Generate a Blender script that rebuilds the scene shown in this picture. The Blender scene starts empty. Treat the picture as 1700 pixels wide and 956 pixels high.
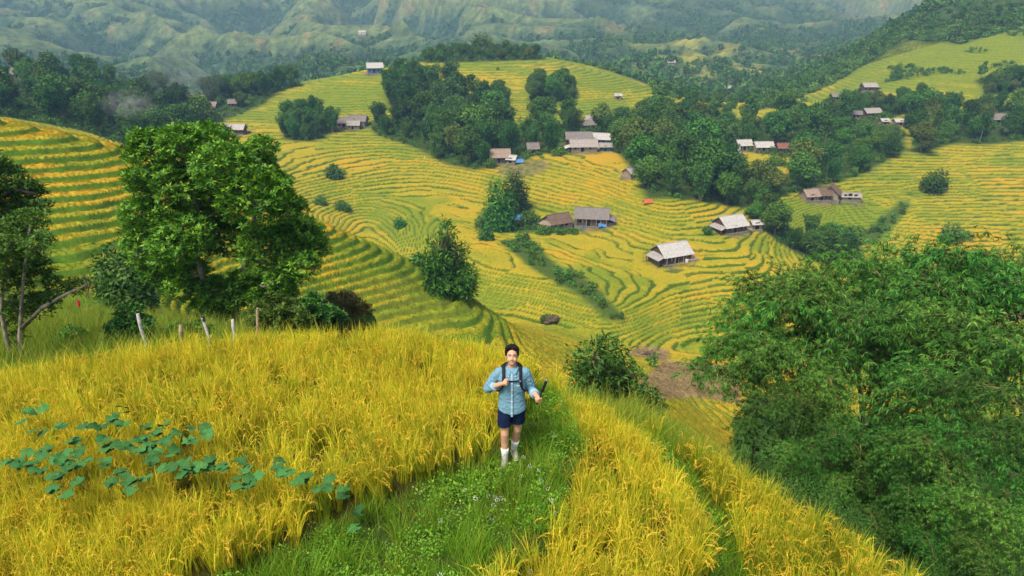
import bpy, bmesh, math, random
import numpy as np
from mathutils import Vector, Matrix, Euler

# ------------------------------------------------------------------ camera
SC = bpy.context.scene
COL = SC.collection
PITCH = math.radians(22.0)
CAMZ = 6.0
FPX = 24.0 / 36.0 * 1700.0
cam_d = bpy.data.cameras.new('camera')
cam_d.lens = 24.0
cam_d.sensor_width = 36.0
cam_d.clip_start = 0.1
cam_d.clip_end = 12000.0
cam = bpy.data.objects.new('camera', cam_d)
COL.objects.link(cam)
cam.location = (0, 0, CAMZ)
cam.rotation_euler = (math.radians(90) - PITCH, 0, 0)
SC.camera = cam

# ------------------------------------------------------------------ world, sun, exposure
SUN_EL, SUN_AZ = 60.0, -142.0            # azimuth measured from +Y towards +X
w = bpy.data.worlds.new("World")
SC.world = w
w.use_nodes = True
nt = w.node_tree
sky = nt.nodes.new('ShaderNodeTexSky')
sky.sky_type = 'NISHITA'
sky.sun_disc = False
sky.sun_elevation = math.radians(SUN_EL)
sky.sun_rotation = math.radians(SUN_AZ)
sky.air_density = 1.0
sky.dust_density = 3.0
sky.ozone_density = 1.0
bg = nt.nodes['Background']
bg.inputs['Strength'].default_value = 0.062
nt.links.new(sky.outputs[0], bg.inputs['Color'])
sl = bpy.data.lights.new('sun', 'SUN')
sl.energy = 1.5
sl.angle = math.radians(20.0)
sl.color = (1.0, 0.94, 0.84)
sun = bpy.data.objects.new('sun', sl)
COL.objects.link(sun)
sd = Vector((math.sin(math.radians(SUN_AZ)) * math.cos(math.radians(SUN_EL)),
             math.cos(math.radians(SUN_AZ)) * math.cos(math.radians(SUN_EL)),
             math.sin(math.radians(SUN_EL))))
sun.rotation_euler = sd.to_track_quat('Z', 'Y').to_euler()
sun.location = (0, 0, 60)
SC.view_settings.view_transform = 'Standard'
SC.view_settings.look = 'None'
SC.view_settings.exposure = 1.64
SC.view_settings.gamma = 1.0
SC.view_settings.use_curve_mapping = False
SC.render.engine = 'CYCLES'
SC.cycles.use_denoising = True
SC.cycles.max_bounces = 6
SC.cycles.diffuse_bounces = 3
SC.cycles.glossy_bounces = 2
SC.cycles.transmission_bounces = 3
SC.cycles.transparent_max_bounces = 6
SC.cycles.volume_bounces = 0

# ------------------------------------------------------------------ projection helpers
SP, CP = math.sin(PITCH), math.cos(PITCH)

def pix_ray(px, py):
    """pixel of the 1700x956 photograph -> (theta = x/y, g = (z-CAMZ)/y)"""
    up = (478.0 - np.asarray(py, float)) / FPX
    a = (np.asarray(px, float) - 850.0) / FPX
    dy = CP + up * SP
    return a / dy, (-SP + up * CP) / dy

def to_pix(x, y, z):
    zz = z - CAMZ
    f = y * CP - zz * SP
    u = y * SP + zz * CP
    return 850.0 + FPX * x / f, 478.0 - FPX * u / f

def at_z(px, py, z):
    t, g = pix_ray(px, py)
    y = (z - CAMZ) / g
    return float(t * y), float(y)

def at_y(px, py, y):
    t, g = pix_ray(px, py)
    return Vector((float(t * y), float(y), float(CAMZ + g * y)))

# ------------------------------------------------------------------ noise (numpy)
def _hash(ix, iy, seed):
    h = (ix.astype(np.int64) * 374761393 + iy.astype(np.int64) * 668265263 + seed * 982451653) & 0x7fffffff
    h = ((h ^ (h >> 13)) * 1274126177) & 0x7fffffff
    return ((h ^ (h >> 16)) & 0xffff) / 65535.0

def vnoise(x, y, seed=0):
    """gradient noise, about -1..1"""
    x = np.asarray(x, float); y = np.asarray(y, float)
    ix = np.floor(x); iy = np.floor(y)
    fx = x - ix; fy = y - iy
    u = fx * fx * fx * (fx * (fx * 6 - 15) + 10); v = fy * fy * fy * (fy * (fy * 6 - 15) + 10)
    def grad(dx, dy):
        a = _hash(ix + dx, iy + dy, seed) * 2 * math.pi
        return np.cos(a) * (fx - dx) + np.sin(a) * (fy - dy)
    n00, n10, n01, n11 = grad(0, 0), grad(1, 0), grad(0, 1), grad(1, 1)
    return ((n00 * (1 - u) + n10 * u) * (1 - v) + (n01 * (1 - u) + n11 * u) * v) * 1.5

def fbm(x, y, octv=4, seed=0, gain=0.5):
    s = 0; a = 1.0; t = 0
    for o in range(octv):
        s = s + a * vnoise(x * 2 ** o, y * 2 ** o, seed + o * 17); t += a; a *= gain
    return s / t

def ridged(x, y, octv=4, seed=0):
    s = 0; a = 1.0; t = 0
    for o in range(octv):
        s = s + a * (1 - np.abs(vnoise(x * 2 ** o, y * 2 ** o, seed + o * 31)) * 1.6); t += a; a *= 0.45
    return s / t

def sstep(a, b, x):
    t = np.clip((x - a) / (b - a), 0, 1)
    return t * t * (3 - 2 * t)

def in_poly(px, py, poly):
    px = np.asarray(px); py = np.asarray(py)
    r = np.zeros(px.shape, bool)
    n = len(poly)
    for i in range(n):
        x0, y0 = poly[i]; x1, y1 = poly[(i + 1) % n]
        if y0 == y1: continue
        c = ((y0 > py) != (y1 > py)) & (px < (x1 - x0) * (py - y0) / (y1 - y0) + x0)
        r ^= c
    return r

# ------------------------------------------------------------------ the lie of the land
# feature lines of the hills, each a list of (column, row, distance) read off the view
# or, with 'z', (column, row-for-the-direction, distance, height)
RICE = 0.85
def Z(px, py, y, z): return (px, py, y, z)
FEAT = [
 # 0 ground under and behind the camera
 [Z(-900, 956, 2.0, -0.1), Z(850, 956, 2.0, -0.05), Z(1250, 956, 2.0, -0.6), Z(1700, 956, 2.0, -1.1), Z(2600, 956, 2.0, -1.6)],
 # 1 rim of the hilltop
 [Z(-500, 640, 8.6, 0.0), Z(0, 608, 9.7, 0.0), Z(300, 560, 10.9, 0.0), Z(640, 540, 11.3, 0.0), Z(770, 560, 10.9, -0.1),
  Z(850, 590, 10.4, -.3), Z(940, 615, 10.4, -0.6), Z(1060, 655, 10.1, -0.9), Z(1130, 720, 9.5, -1.1), Z(1250, 800, 8.4, -1.15),
  Z(1400, 885, 7.3, -1.15), Z(1500, 956, 6.5, -1.15), Z(1800, 956, 5.0, -1.3), Z(2600, 956, 4.0, -2.0)],
 # 2 upper flank of the hilltop
 [Z(-500, 560, 24, -4.0), (0, 545, 24), (150, 540, 25), (380, 548, 26.5), Z(520, 560, 28, -8.8), Z(650, 560, 30, -12), Z(800, 600, 30, -13.0),
  Z(900, 640, 30, -13.8), (1020, 668, 30), (1150, 705, 29), Z(1250, 760, 24, -13.5), Z(1450, 760, 20, -12.5), Z(1800, 760, 18, -13), Z(2600, 760, 16, -14)],
 # 3 hollow before the terraced spur
 [Z(-500, 480, 42, -10), (0, 480, 45), (200, 485, 47), Z(400, 515, 54, -20.5), Z(600, 552, 60, -23.5), Z(740, 570, 62, -25), (830, 578, 60), (900, 612, 58), (1000, 650, 55),
  (1100, 640, 62), Z(1200, 660, 62, -36.5), Z(1350, 640, 60, -38), Z(1700, 640, 60, -40), Z(2600, 640, 60, -40)],
 # 4 crest of the terraced spur; on the right the slope running down to the stream
 [(-500, 150, 78), (0, 192, 76), (200, 240, 71), (400, 312, 72), (500, 352, 74), (640, 405, 75), (720, 450, 75), (800, 500, 72), (840, 540, 70), (900, 572, 76),
  (1000, 590, 90), (1100, 612, 95), Z(1200, 600, 95, -48), Z(1400, 600, 95, -54), Z(1700, 600, 95, -55), Z(2600, 600, 95, -50)],
 # 5 low ground behind the spur
 [Z(-500, 200, 112, -18), Z(0, 200, 112, -20), Z(200, 260, 115, -27), Z(400, 330, 120, -39), Z(640, 420, 122, -51), Z(760, 480, 118, -51.5), (850, 528, 128), (950, 550, 122), (1000, 562, 117),
  (1045, 582, 114), (1100, 592, 118), Z(1250, 560, 121, -55.6), Z(1400, 560, 126, -57.5), Z(1700, 560, 133, -63), Z(2600, 560, 133, -64)],
 # 6 the fan of terraces and the stream
 [Z(-500, 180, 180, -18), Z(0, 195, 180, -21), Z(200, 240, 182, -29), Z(400, 300, 200, -46), (640, 382, 205), (760, 412, 155), (850, 445, 146), (950, 478, 136), (1000, 497, 129),
  (1045, 515, 127), (1100, 485, 140), (1300, 455, 148), Z(1480, 450, 162, -60), Z(1700, 500, 152, -63), Z(2600, 500, 152, -63)],
 # 7 terraces of the three farmhouses
 [Z(-500, 170, 230, -18), (0, 178, 235), (200, 222, 240), (400, 262, 245), (640, 302, 238), (800, 342, 215), (850, 370, 190), (960, 378, 185), (1113, 428, 158), (1250, 395, 168),
  Z(1400, 400, 192, -59), (1500, 405, 188), (1600, 400, 190), (1700, 420, 182), (2100, 430, 180)],
 # 8 upper terraces of the valley
 [(-500, 130, 280), (0, 152, 285), (200, 198, 290), (390, 224, 295), (640, 236, 285), (800, 272, 250), (985, 251, 250), (1090, 318, 195), (1240, 305, 222), (1400, 315, 222),
  (1600, 300, 232), (1700, 300, 232), (2200, 300, 232)],
 # 9 foot of the hills
 [(-500, 100, 330), (0, 125, 330), (200, 172, 340), (400, 192, 330), (560, 172, 335), (700, 192, 330), (900, 192, 330), (1060, 205, 330), (1240, 248, 292), (1400, 262, 256),
  (1600, 236, 268), (1700, 230, 270), (2200, 230, 270)],
 # 10 crest of the first hills
 [(-500, 85, 380), (0, 112, 375), (150, 118, 365), (300, 168, 370), (400, 152, 385), (500, 136, 400), (600, 119, 400), (700, 100, 420), (850, 103, 420), (1000, 116, 420),
  (1150, 169, 400), (1250, 188, 390), (1400, 168, 385), (1500, 172, 345), (1600, 168, 340), (1700, 152, 340), (2200, 130, 340)],
 # 11 behind the first crest, and the upper right fields
 [Z(-500, 90, 520, -40), Z(0, 110, 520, -48), Z(300, 160, 520, -62), Z(500, 140, 520, -56), Z(620, 110, 500, -40), (720, 82, 470), (850, 84, 470), Z(1000, 112, 480, -27), Z(1150, 160, 520, -58),
  (1300, 155, 480), (1400, 122, 465), (1500, 92, 465), (1700, 62, 450), (2200, 20, 450)],
 # 12 mountain foot; on the right the ridge line
 [(-500, 100, 800), (0, 118, 800), (300, 155, 780), (500, 128, 800), (650, 118, 800), Z(850, 100, 760, -62), (1050, 118, 750), (1150, 132, 720), (1250, 146, 690), (1330, 132, 640), (1440, 72, 610),
  (1560, 2, 620), (1700, -70, 640), (2200, -260, 660)],
 # 13
 [(-500, 70, 1050), (0, 84, 1050), (300, 105, 1050), (600, 88, 1100), (850, 84, 1050), (1100, 102, 1000), (1250, 112, 1000), (1340, 100, 1050), Z(1440, 80, 1050, -40), Z(1560, 40, 1000, -30), Z(1700, 0, 1000, 0), Z(2200, 0, 1000, 40)],
 # 14
 [(-500, 0, 1700), (0, 18, 1700), (300, 30, 1750), (600, 25, 1800), (850, 20, 1800), (1100, 30, 1700), (1300, 45, 1700), (1430, 52, 1900), (1560, 20, 2000), (1800, -40, 2000), (2200, -80, 2000)],
 # 15
 [(-500, -130, 2800), (0, -100, 2800), (600, -90, 2800), (1100, -90, 2700), (1430, -30, 2900), (1700, -90, 2900), (2200, -120, 2900)],
 # 16
 [(-500, -200, 4300), (1100, -170, 4300), (1430, -130, 4300), (2200, -200, 4300)],
]
NT = 460
TH = np.linspace(-1.5, 1.5, NT)
NS = 1600
S = np.linspace(math.log(1.8), math.log(4600), NS)

def _gs(a, n):
    k = np.exp(-0.5 * (np.arange(-3 * n, 3 * n + 1) / n) ** 2); k /= k.sum()
    return np.convolve(np.pad(a, 3 * n, mode='edge'), k, mode='valid')

def _pchip(xs, ys, xq):
    h = np.diff(xs); d = np.diff(ys) / h
    m = np.zeros_like(ys)
    for i in range(1, len(xs) - 1):
        if d[i - 1] * d[i] > 0:
            w1 = 2 * h[i] + h[i - 1]; w2 = h[i] + 2 * h[i - 1]
            m[i] = (w1 + w2) / (w1 / d[i - 1] + w2 / d[i])
    m[0] = d[0]; m[-1] = d[-1]
    i = np.clip(np.searchsorted(xs, xq) - 1, 0, len(xs) - 2)
    t = (xq - xs[i]) / h[i]
    return ((1 + 2 * t) * (1 - t) ** 2 * ys[i] + t * (1 - t) ** 2 * h[i] * m[i] + t * t * (3 - 2 * t) * ys[i + 1] + t * t * (t - 1) * h[i] * m[i + 1])

def build_table():
    fs, fg = [], []
    for k, f in enumerate(FEAT):
        th, ss, gg = [], [], []
        for p in f:
            t, g = pix_ray(p[0], p[1])
            if len(p) == 4: g = (p[3] - CAMZ) / p[2]
            th.append(float(t)); ss.append(math.log(p[2])); gg.append(float(g))
        o = np.argsort(th); th = np.array(th)[o]; ss = np.array(ss)[o]; gg = np.array(gg)[o]
        n = 3 if k == 1 else 7
        fs.append(_gs(np.interp(TH, th, ss), n)); fg.append(_gs(np.interp(TH, th, gg), n))
    fs = np.array(fs); fg = np.array(fg)
    for k in range(1, len(fs)):
        fs[k] = np.maximum(fs[k], fs[k - 1] + 0.02)
    T = np.zeros((NT, NS))
    for i in range(NT):
        T[i] = _pchip(fs[:, i], fg[:, i], np.clip(S, fs[0, i], fs[-1, i]))
    return T
TAB = build_table()

def base_h(x, y):
    th = np.clip((x / y - TH[0]) / (TH[1] - TH[0]), 0, NT - 1.001)
    s = np.clip((np.log(np.maximum(y, 1.81)) - S[0]) / (S[1] - S[0]), 0, NS - 1.001)
    i = th.astype(int); j = s.astype(int); u = th - i; v = s - j
    g = (TAB[i, j] * (1 - u) + TAB[i + 1, j] * u) * (1 - v) + (TAB[i, j + 1] * (1 - u) + TAB[i + 1, j + 1] * u) * v
    return CAMZ + g * y

def smooth_h(x, y):
    """the natural ground: feature lines plus lumps, gullies and mountain ridges"""
    z = base_h(x, y)
    m = sstep(22, 60, y) * (1 - sstep(480, 620, y))
    a = np.where(y < 100, 0.5, np.where(y < 130, 0.5 - (y - 100) / 30 * 0.22, 0.28 + 0.6 * sstep(240, 320, y)))
    z = z + m * a * (fbm(x / 26, y / 26, 2, 3) * 0.8 + fbm(x / 60 + 9, y / 60, 2, 8) * 1.0)
    f = sstep(560, 950, y) * (1 - 0.75 * sstep(0.30, 0.42, x / y) * (1 - sstep(900, 1300, y)))
    wx = x + 90 * vnoise(x / 300, y / 300, 51) + 30 * vnoise(x / 90, y / 90, 53); wy = y + 90 * vnoise(x / 300 + 7, y / 300 + 3, 52) + 30 * vnoise(x / 90 + 4, y / 90, 54)
    c, s_ = math.cos(0.6), math.sin(0.6)
    rx, ry = (wx * c + wy * s_), (-wx * s_ + wy * c)
    r1 = 1 - np.abs(vnoise(rx / 260, ry / 700, 71)) * 1.9
    r2 = 1 - np.abs(vnoise(rx / 110, ry / 260, 72)) * 1.9
    r3 = 1 - np.abs(vnoise(rx / 45, ry / 90, 73)) * 1.9
    rg = (r1 - .45) + .30 * (r2 - .45) + .06 * (r3 - .45)
    z = z + f * rg * (46 + 74 * sstep(950, 2100, y))
    return z
# ------------------------------------------------------------------ bookkeeping helpers
def tag(o, label=None, cat=None, group=None, kind=None):
    if label: o['label'] = label
    if cat: o['category'] = cat
    if group: o['group'] = group
    if kind: o['kind'] = kind
    return o

def mesh_obj(name, verts, faces, mat=None, parent=None, smooth=False):
    me = bpy.data.meshes.new(name)
    me.from_pydata(verts, [], faces)
    if smooth: me.polygons.foreach_set('use_smooth', [True] * len(me.polygons))
    if mat: me.materials.append(mat)
    o = bpy.data.objects.new(name, me)
    COL.objects.link(o)
    if parent: o.parent = parent
    return o

def data_obj(name, me, parent=None):
    o = bpy.data.objects.new(name, me)
    COL.objects.link(o)
    if parent: o.parent = parent
    return o

def empty(name, loc=(0, 0, 0), rz=0.0):
    o = bpy.data.objects.new(name, None)
    o.empty_display_size = 0.2
    COL.objects.link(o)
    o.location = loc
    o.rotation_euler = (0, 0, rz)
    return o

def quad_mesh(name, V, F, mat=None, smooth=False):
    """fast mesh from numpy arrays; F is n x 3 or n x 4"""
    me = bpy.data.meshes.new(name)
    V = np.ascontiguousarray(V, np.float32); F = np.ascontiguousarray(F, np.int32)
    k = F.shape[1]
    me.vertices.add(len(V)); me.vertices.foreach_set('co', V.ravel())
    me.loops.add(F.size); me.loops.foreach_set('vertex_index', F.ravel())
    me.polygons.add(len(F))
    me.polygons.foreach_set('loop_start', np.arange(0, F.size, k, dtype=np.int32))
    me.polygons.foreach_set('loop_total', np.full(len(F), k, np.int32))
    if smooth: me.polygons.foreach_set('use_smooth', np.ones(len(F), bool))
    me.update(calc_edges=True)
    if mat: me.materials.append(mat)
    return me

def add_color(me, name, rgb):
    a = me.attributes.new(name, 'FLOAT_COLOR', 'POINT')
    c = np.ones((len(rgb), 4), np.float32); c[:, :3] = rgb
    a.data.foreach_set('color', c.ravel())

# ------------------------------------------------------------------ materials
def mat_new(name):
    m = bpy.data.materials.new(name); m.use_nodes = True
    b = m.node_tree.nodes['Principled BSDF']
    return m, m.node_tree, b

def mat_plain(name, col, rough=0.8, noise=0.25, scale=8.0, spec=0.3, bump=0.0, metal=0.0, sheen=0.0):
    """one colour broken up by object-space noise"""
    m, t, b = mat_new(name)
    tc = t.nodes.new('ShaderNodeTexCoord')
    n = t.nodes.new('ShaderNodeTexNoise'); n.inputs['Scale'].default_value = scale; n.inputs['Detail'].default_value = 5
    t.links.new(tc.outputs['Object'], n.inputs['Vector'])
    r = t.nodes.new('ShaderNodeValToRGB')
    r.color_ramp.elements[0].position = 0.3; r.color_ramp.elements[1].position = 0.7
    r.color_ramp.elements[0].color = (*[c * (1 - noise) for c in col], 1)
    r.color_ramp.elements[1].color = (*[min(1, c * (1 + noise)) for c in col], 1)
    t.links.new(n.outputs['Fac'], r.inputs['Fac']); t.links.new(r.outputs['Color'], b.inputs['Base Color'])
    b.inputs['Roughness'].default_value = rough; b.inputs['Specular IOR Level'].default_value = spec
    b.inputs['Metallic'].default_value = metal
    if sheen: b.inputs['Sheen Weight'].default_value = sheen
    if bump:
        bp = t.nodes.new('ShaderNodeBump'); bp.inputs['Strength'].default_value = bump; bp.inputs['Distance'].default_value = 0.02
        t.links.new(n.outputs['Fac'], bp.inputs['Height']); t.links.new(bp.outputs['Normal'], b.inputs['Normal'])
    return m

def mat_leaf(name, cols, rough=0.5, spec=0.35, trans=0.0, inst=False):
    """leaf colours picked per loose leaf (mesh island) and per object"""
    m, t, b = mat_new(name)
    g = t.nodes.new('ShaderNodeNewGeometry')
    oi = t.nodes.new('ShaderNodeObjectInfo')
    r = t.nodes.new('ShaderNodeValToRGB')
    e = r.color_ramp.elements
    while len(e) < len(cols): e.new(0.5)
    for i, c in enumerate(cols):
        e[i].position = i / (len(cols) - 1); e[i].color = (*c, 1)
    t.links.new(g.outputs['Random Per Island'], r.inputs['Fac'])
    hs = t.nodes.new('ShaderNodeHueSaturation')
    mr = t.nodes.new('ShaderNodeMapRange'); mr.inputs['To Min'].default_value = 0.62; mr.inputs['To Max'].default_value = 1.42
    t.links.new(oi.outputs['Random'], mr.inputs['Value']); t.links.new(mr.outputs['Result'], hs.inputs['Value'])
    ma = t.nodes.new('ShaderNodeMath'); ma.operation = 'MULTIPLY'; ma.inputs[1].default_value = 7.31
    fr = t.nodes.new('ShaderNodeMath'); fr.operation = 'FRACT'
    mh = t.nodes.new('ShaderNodeMapRange'); mh.inputs['To Min'].default_value = 0.482; mh.inputs['To Max'].default_value = 0.518
    t.links.new(oi.outputs['Random'], ma.inputs[0]); t.links.new(ma.outputs[0], fr.inputs[0]); t.links.new(fr.outputs[0], mh.inputs['Value'])
    t.links.new(mh.outputs['Result'], hs.inputs['Hue'])
    t.links.new(r.outputs['Color'], hs.inputs['Color'])
    t.links.new(hs.outputs['Color'], b.inputs['Base Color'])
    b.inputs['Roughness'].default_value = rough; b.inputs['Specular IOR Level'].default_value = spec
    if trans:
        tr = t.nodes.new('ShaderNodeBsdfTranslucent'); mx = t.nodes.new('ShaderNodeMixShader')
        t.links.new(hs.outputs['Color'], tr.inputs['Color']); mx.inputs['Fac'].default_value = trans
        out = t.nodes['Material Output']
        t.links.new(b.outputs[0], mx.inputs[1]); t.links.new(tr.outputs[0], mx.inputs[2]); t.links.new(mx.outputs[0], out.inputs['Surface'])
    return m

# ------------------------------------------------------------------ terrain grid
_d = np.linspace(-0.89, 0.89, 712)
_o = 0.89 + np.cumsum(np.linspace(0.012, 0.09, 12))
THC = np.concatenate([-_o[::-1], _d, _o])
def _rows(a, b, k):
    n = int(math.log(b / a) / k); return np.exp(np.linspace(math.log(a), math.log(b), n + 1))[:-1]
YR = np.concatenate([_rows(2.0, 14, 0.018), _rows(14, 45, 0.008), _rows(45, 480, 0.0030), _rows(480, 2400, 0.008), _rows(2400, 4500, 0.03), [4500.0]])
GX = THC[None, :] * YR[:, None]
GY = np.repeat(YR[:, None], len(THC), 1)
GS = smooth_h(GX, GY)
PX, PY = to_pix(GX, GY, GS)

# ---- hilltop plan: the edges of its three small fields, read off as ground points
def plan(pts, z): return [at_z(a, b, z) for a, b in pts]
PATH_L = plan([(300, 1010), (420, 952), (520, 903), (600, 862), (700, 812), (800, 780), (835, 752), (862, 705), (884, 660), (896, 622)], 0.0)
PATH_R = plan([(812, 1010), (850, 956), (905, 905), (950, 830), (968, 770), (962, 720), (944, 680), (922, 645), (908, 618)], 0.0)
T1_R = plan([(1035, 1020), (1080, 980), (1150, 915), (1186, 855), (1178, 800), (1135, 740), (1062, 668), (990, 626), (930, 606)], 0.35)
BUND_R = plan([(1225, 1040), (1262, 970), (1262, 905), (1246, 855), (1226, 800), (1180, 735), (1092, 660), (1004, 618), (934, 602)], -0.25)
far_l = [(-20, 14.0), (-20, 1.0)]
FIELD_POLY = PATH_L + [(PATH_L[-1][0] - .15, 13.5), (-30, 13.5), (-30, 1.0), (PATH_L[0][0], 1.0)]
PATH_POLY = PATH_L + PATH_R[::-1]
T1_POLY = PATH_R + T1_R[::-1]
BUND_POLY = T1_R + BUND_R[::-1]
T2_POLY = BUND_R + [(2.0, 12.5), (14, 12.5), (14, 1.0), (BUND_R[0][0], 1.0)]
near = GY < 14.0

def near_level(x, y):
    lv = np.zeros(x.shape)
    lv = np.where(in_poly(x, y, FIELD_POLY), 0.12, lv)
    lv = np.where(in_poly(x, y, T1_POLY), -0.48, lv)
    lv = np.where(in_poly(x, y, BUND_POLY), -1.12, lv)
    lv = np.where(in_poly(x, y, T2_POLY), -1.25, lv)
    return lv

def rim_mask(x, y):
    """1 on the hilltop, 0 beyond its rim"""
    th = x / y
    rt, ry = [], []
    for p in FEAT[1]:
        t, g = pix_ray(p[0], p[1]); rt.append(float(t)); ry.append(p[2])
    r = np.interp(th, rt, ry) + .40 * sstep(.8, 2.2, x)
    return 1 - sstep(-0.25, 0.35, y - r), y - r

def blur(a, n):
    k = np.ones(2 * n + 1) / (2 * n + 1)
    a = np.apply_along_axis(lambda v: np.convolve(np.pad(v, n, mode='edge'), k, mode='valid'), 0, a)
    return np.apply_along_axis(lambda v: np.convolve(np.pad(v, n, mode='edge'), k, mode='valid'), 1, a)

nr = int((YR < 14.0).sum())
lev = near_level(GX[:nr], GY[:nr])
rm, rd = rim_mask(GX[:nr], GY[:nr])
lev = blur(lev, 2)
GZ = GS.copy()
GZ[:nr] = rm * (lev + 0.03 * fbm(GX[:nr] * 1.5, GY[:nr] * 1.5, 3, 5)) + (1 - rm) * np.minimum(GS[:nr], lev)

# ---- woods: (outline of the ground they stand on, nearest, farthest)
WOODS = {
 'central': ([(640, 118), (690, 108), (735, 135), (792, 165), (838, 140), (848, 200), (826, 222), (900, 205), (1000, 205), (1010, 220), (980, 240), (930, 252), (872, 268), (835, 275),
              (790, 282), (740, 272), (690, 245), (622, 222), (612, 200), (655, 195), (640, 160)], 240, 430),
 'crest': ([(640, 112), (665, 82), (700, 74), (790, 68), (870, 76), (905, 98), (800, 102), (705, 104), (690, 98)], 400, 520),
 'clump': ([(880, 168), (882, 142), (905, 136), (945, 140), (962, 160), (930, 170)], 300, 425),
 'gully': ([(985, 240), (1000, 205), (1060, 195), (1160, 178), (1235, 200), (1330, 195), (1400, 175), (1440, 190), (1500, 215), (1505, 250), (1425, 292), (1330, 318), (1250, 332), (1240, 368),
            (1150, 352), (1075, 338), (1062, 300), (1030, 255)], 195, 400),
 'field_gap': None,
 'lower_gully': ([(1235, 352), (1262, 345), (1300, 372), (1345, 395), (1415, 400), (1440, 440), (1380, 442), (1330, 425), (1290, 400)], 150, 240),
 'right': ([(1518, 250), (1510, 205), (1545, 175), (1600, 190), (1640, 180), (1720, 175), (1720, 232), (1640, 240), (1580, 238), (1530, 255)], 230, 345),
 'right_band': ([(1385, 185), (1420, 165), (1480, 170), (1520, 150), (1545, 165), (1515, 185), (1450, 205)], 300, 420),
 'upper_right': ([(1620, 130), (1700, 128), (1720, 150), (1640, 158)], 300, 450),
 'left': ([(-60, 125), (0, 120), (150, 108), (250, 145), (330, 168), (400, 160), (455, 150), (440, 172), (360, 205), (335, 232), (240, 250), (130, 215), (0, 192), (-60, 190)], 130, 420),
 'small_clump': ([(472, 232), (470, 200), (500, 190), (550, 200), (565, 215), (520, 235)], 260, 340),
 'left_strip': ([(340, 165), (345, 145), (400, 135), (480, 128), (500, 140), (440, 160)], 360, 420),
}
def in_woods(px, py, y):
    m = np.zeros(px.shape, bool)
    for k, v in WOODS.items():
        if v is None: continue
        m |= in_poly(px, py, v[0]) & (y > v[1]) & (y < v[2])
    for hole in ([(1170, 290), (1175, 262), (1235, 250), (1315, 262), (1318, 288), (1240, 290)], [(840, 275), (900, 255), (1000, 250), (1030, 262), (1060, 300)]):
        m &= ~in_poly(px, py, hole)
    return m
wood = in_woods(PX, PY, GY)
BRUSH = [([(830, 400), (872, 395), (925, 440), (985, 470), (1030, 520), (1065, 570), (1040, 600), (1015, 540), (960, 490), (890, 450)], 125, 215),   # stream bed
         ([(1420, 398), (1500, 330), (1512, 340), (1450, 410)], 150, 250),
         ([(560, 285), (545, 275), (570, 280), (575, 300)], 150, 300),
         ([(690, 480), (690, 400), (780, 400), (800, 480)], 72, 125),
         ([(790, 390), (800, 350), (880, 340), (900, 385)], 180, 240)]
brush = np.zeros(PX.shape, bool)
for p, a, b in BRUSH: brush |= in_poly(PX, PY, p) & (GY > a) & (GY < b)
wob = fbm(GX / 9, GY / 9, 3, 21)
left_low = (GY > 14) & (GY < 52) & (GX < 6)                                    # grassy hollow left of the hilltop
ter = (GY > 36) & (GY < 500) & ~wood & ~brush
ter &= ~((GY < 46) & (GX < 4))
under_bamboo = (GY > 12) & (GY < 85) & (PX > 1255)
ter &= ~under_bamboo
ter |= (GY > 21) & (GY < 60) & (PX > 1040) & (PX < 1255) & (PY < 780)
def ridge_line(px): return np.interp(px, [1250, 1300, 1380, 1440, 1500, 1600, 1700, 1900], [185, 172, 140, 104, 66, 72, 42, 0])
ridge_zone = (GY > 300) & (PX > 1260) & (PY < ridge_line(PX))         # scrub-covered flank, upper right
ter &= ~ridge_zone
terw = blur(ter.astype(float), 3)
ter_r = (GY > 14) & (GX > 2.5) & (GY < 60)
# ---- terraces: step height and phase change from block to block
def blocks(x, y):
    u = x / y / 0.085; v = np.log(y) / 0.16
    u = u + 0.35 * vnoise(x / 14, y / 14, 91); v = v + 0.35 * vnoise(x / 14 + 5, y / 14, 92)
    iu = np.floor(u); iv = np.floor(v)
    best = np.full(x.shape, 9e9); bi = np.zeros(x.shape); bj = np.zeros(x.shape)
    for a in (-1, 0, 1):
        for b in (-1, 0, 1):
            cu = iu + a; cv = iv + b
            du = cu + _hash(cu, cv, 11) - u; dv = cv + _hash(cu, cv, 12) - v
            d = du * du + dv * dv
            k = d < best
            best = np.where(k, d, best); bi = np.where(k, cu, bi); bj = np.where(k, cv, bj)
    return _hash(bi, bj, 41), _hash(bi, bj, 42), np.exp((bj + .5) * .16)
h1, h2, h3 = blocks(GX, GY)
near_blk = GY < 100
BY = h3                                                            # distance of the block's middle
dz = np.where(GY < 104, 0.62, np.where(BY < 160, 0.44, np.where(BY < 235, 0.44, np.where(BY < 310, 0.50, np.where(BY < 390, 0.70, 1.0))))) * np.where(GY < 104, 1, 0.85 + 0.35 * h2)
dz = np.where((GY < 80) & (GX / GY > 0.13), 0.9, dz)
big = GY >= 104
q = (GS + np.where(big, 0.16, 0.42) * wob + np.where(big, 0.14 * vnoise(GX / 7, GY / 7, 33), 0.16 * vnoise(GX / 3.5, GY / 3.5, 33))) / dz + np.where(big, h1 * 0.9, 0)
fl = np.floor(q); fr = q - fl
_hx = np.gradient(GS, THC, axis=1) / GY
_hy = np.gradient(GS, axis=0) / np.gradient(GY, axis=0) - (GX / GY) * _hx
slope = blur(np.hypot(_hx, _hy), 2)
RS = 1 - np.where(big, np.clip(1.15 * slope / dz, 0.07, 0.30), np.clip(1.0 * slope / dz, 0.10, 0.44))     # banks keep their width, so flat ground has wide fields
rise = sstep(RS, 1 - (1 - RS) * .15, fr)
tread_noise = 0.07 * vnoise(GX / 0.5, GY / 0.5, 61)
ZT = (fl + rise - 0.35 + 0.10 * sstep(0.0, RS, fr)) * dz - np.where(big, h1 * 0.9 * dz, 0)
lip = np.maximum(sstep(1 - (1 - RS) * .2, 1.0, fr), 1 - sstep(RS - 0.04, RS + 0.02, fr))
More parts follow.
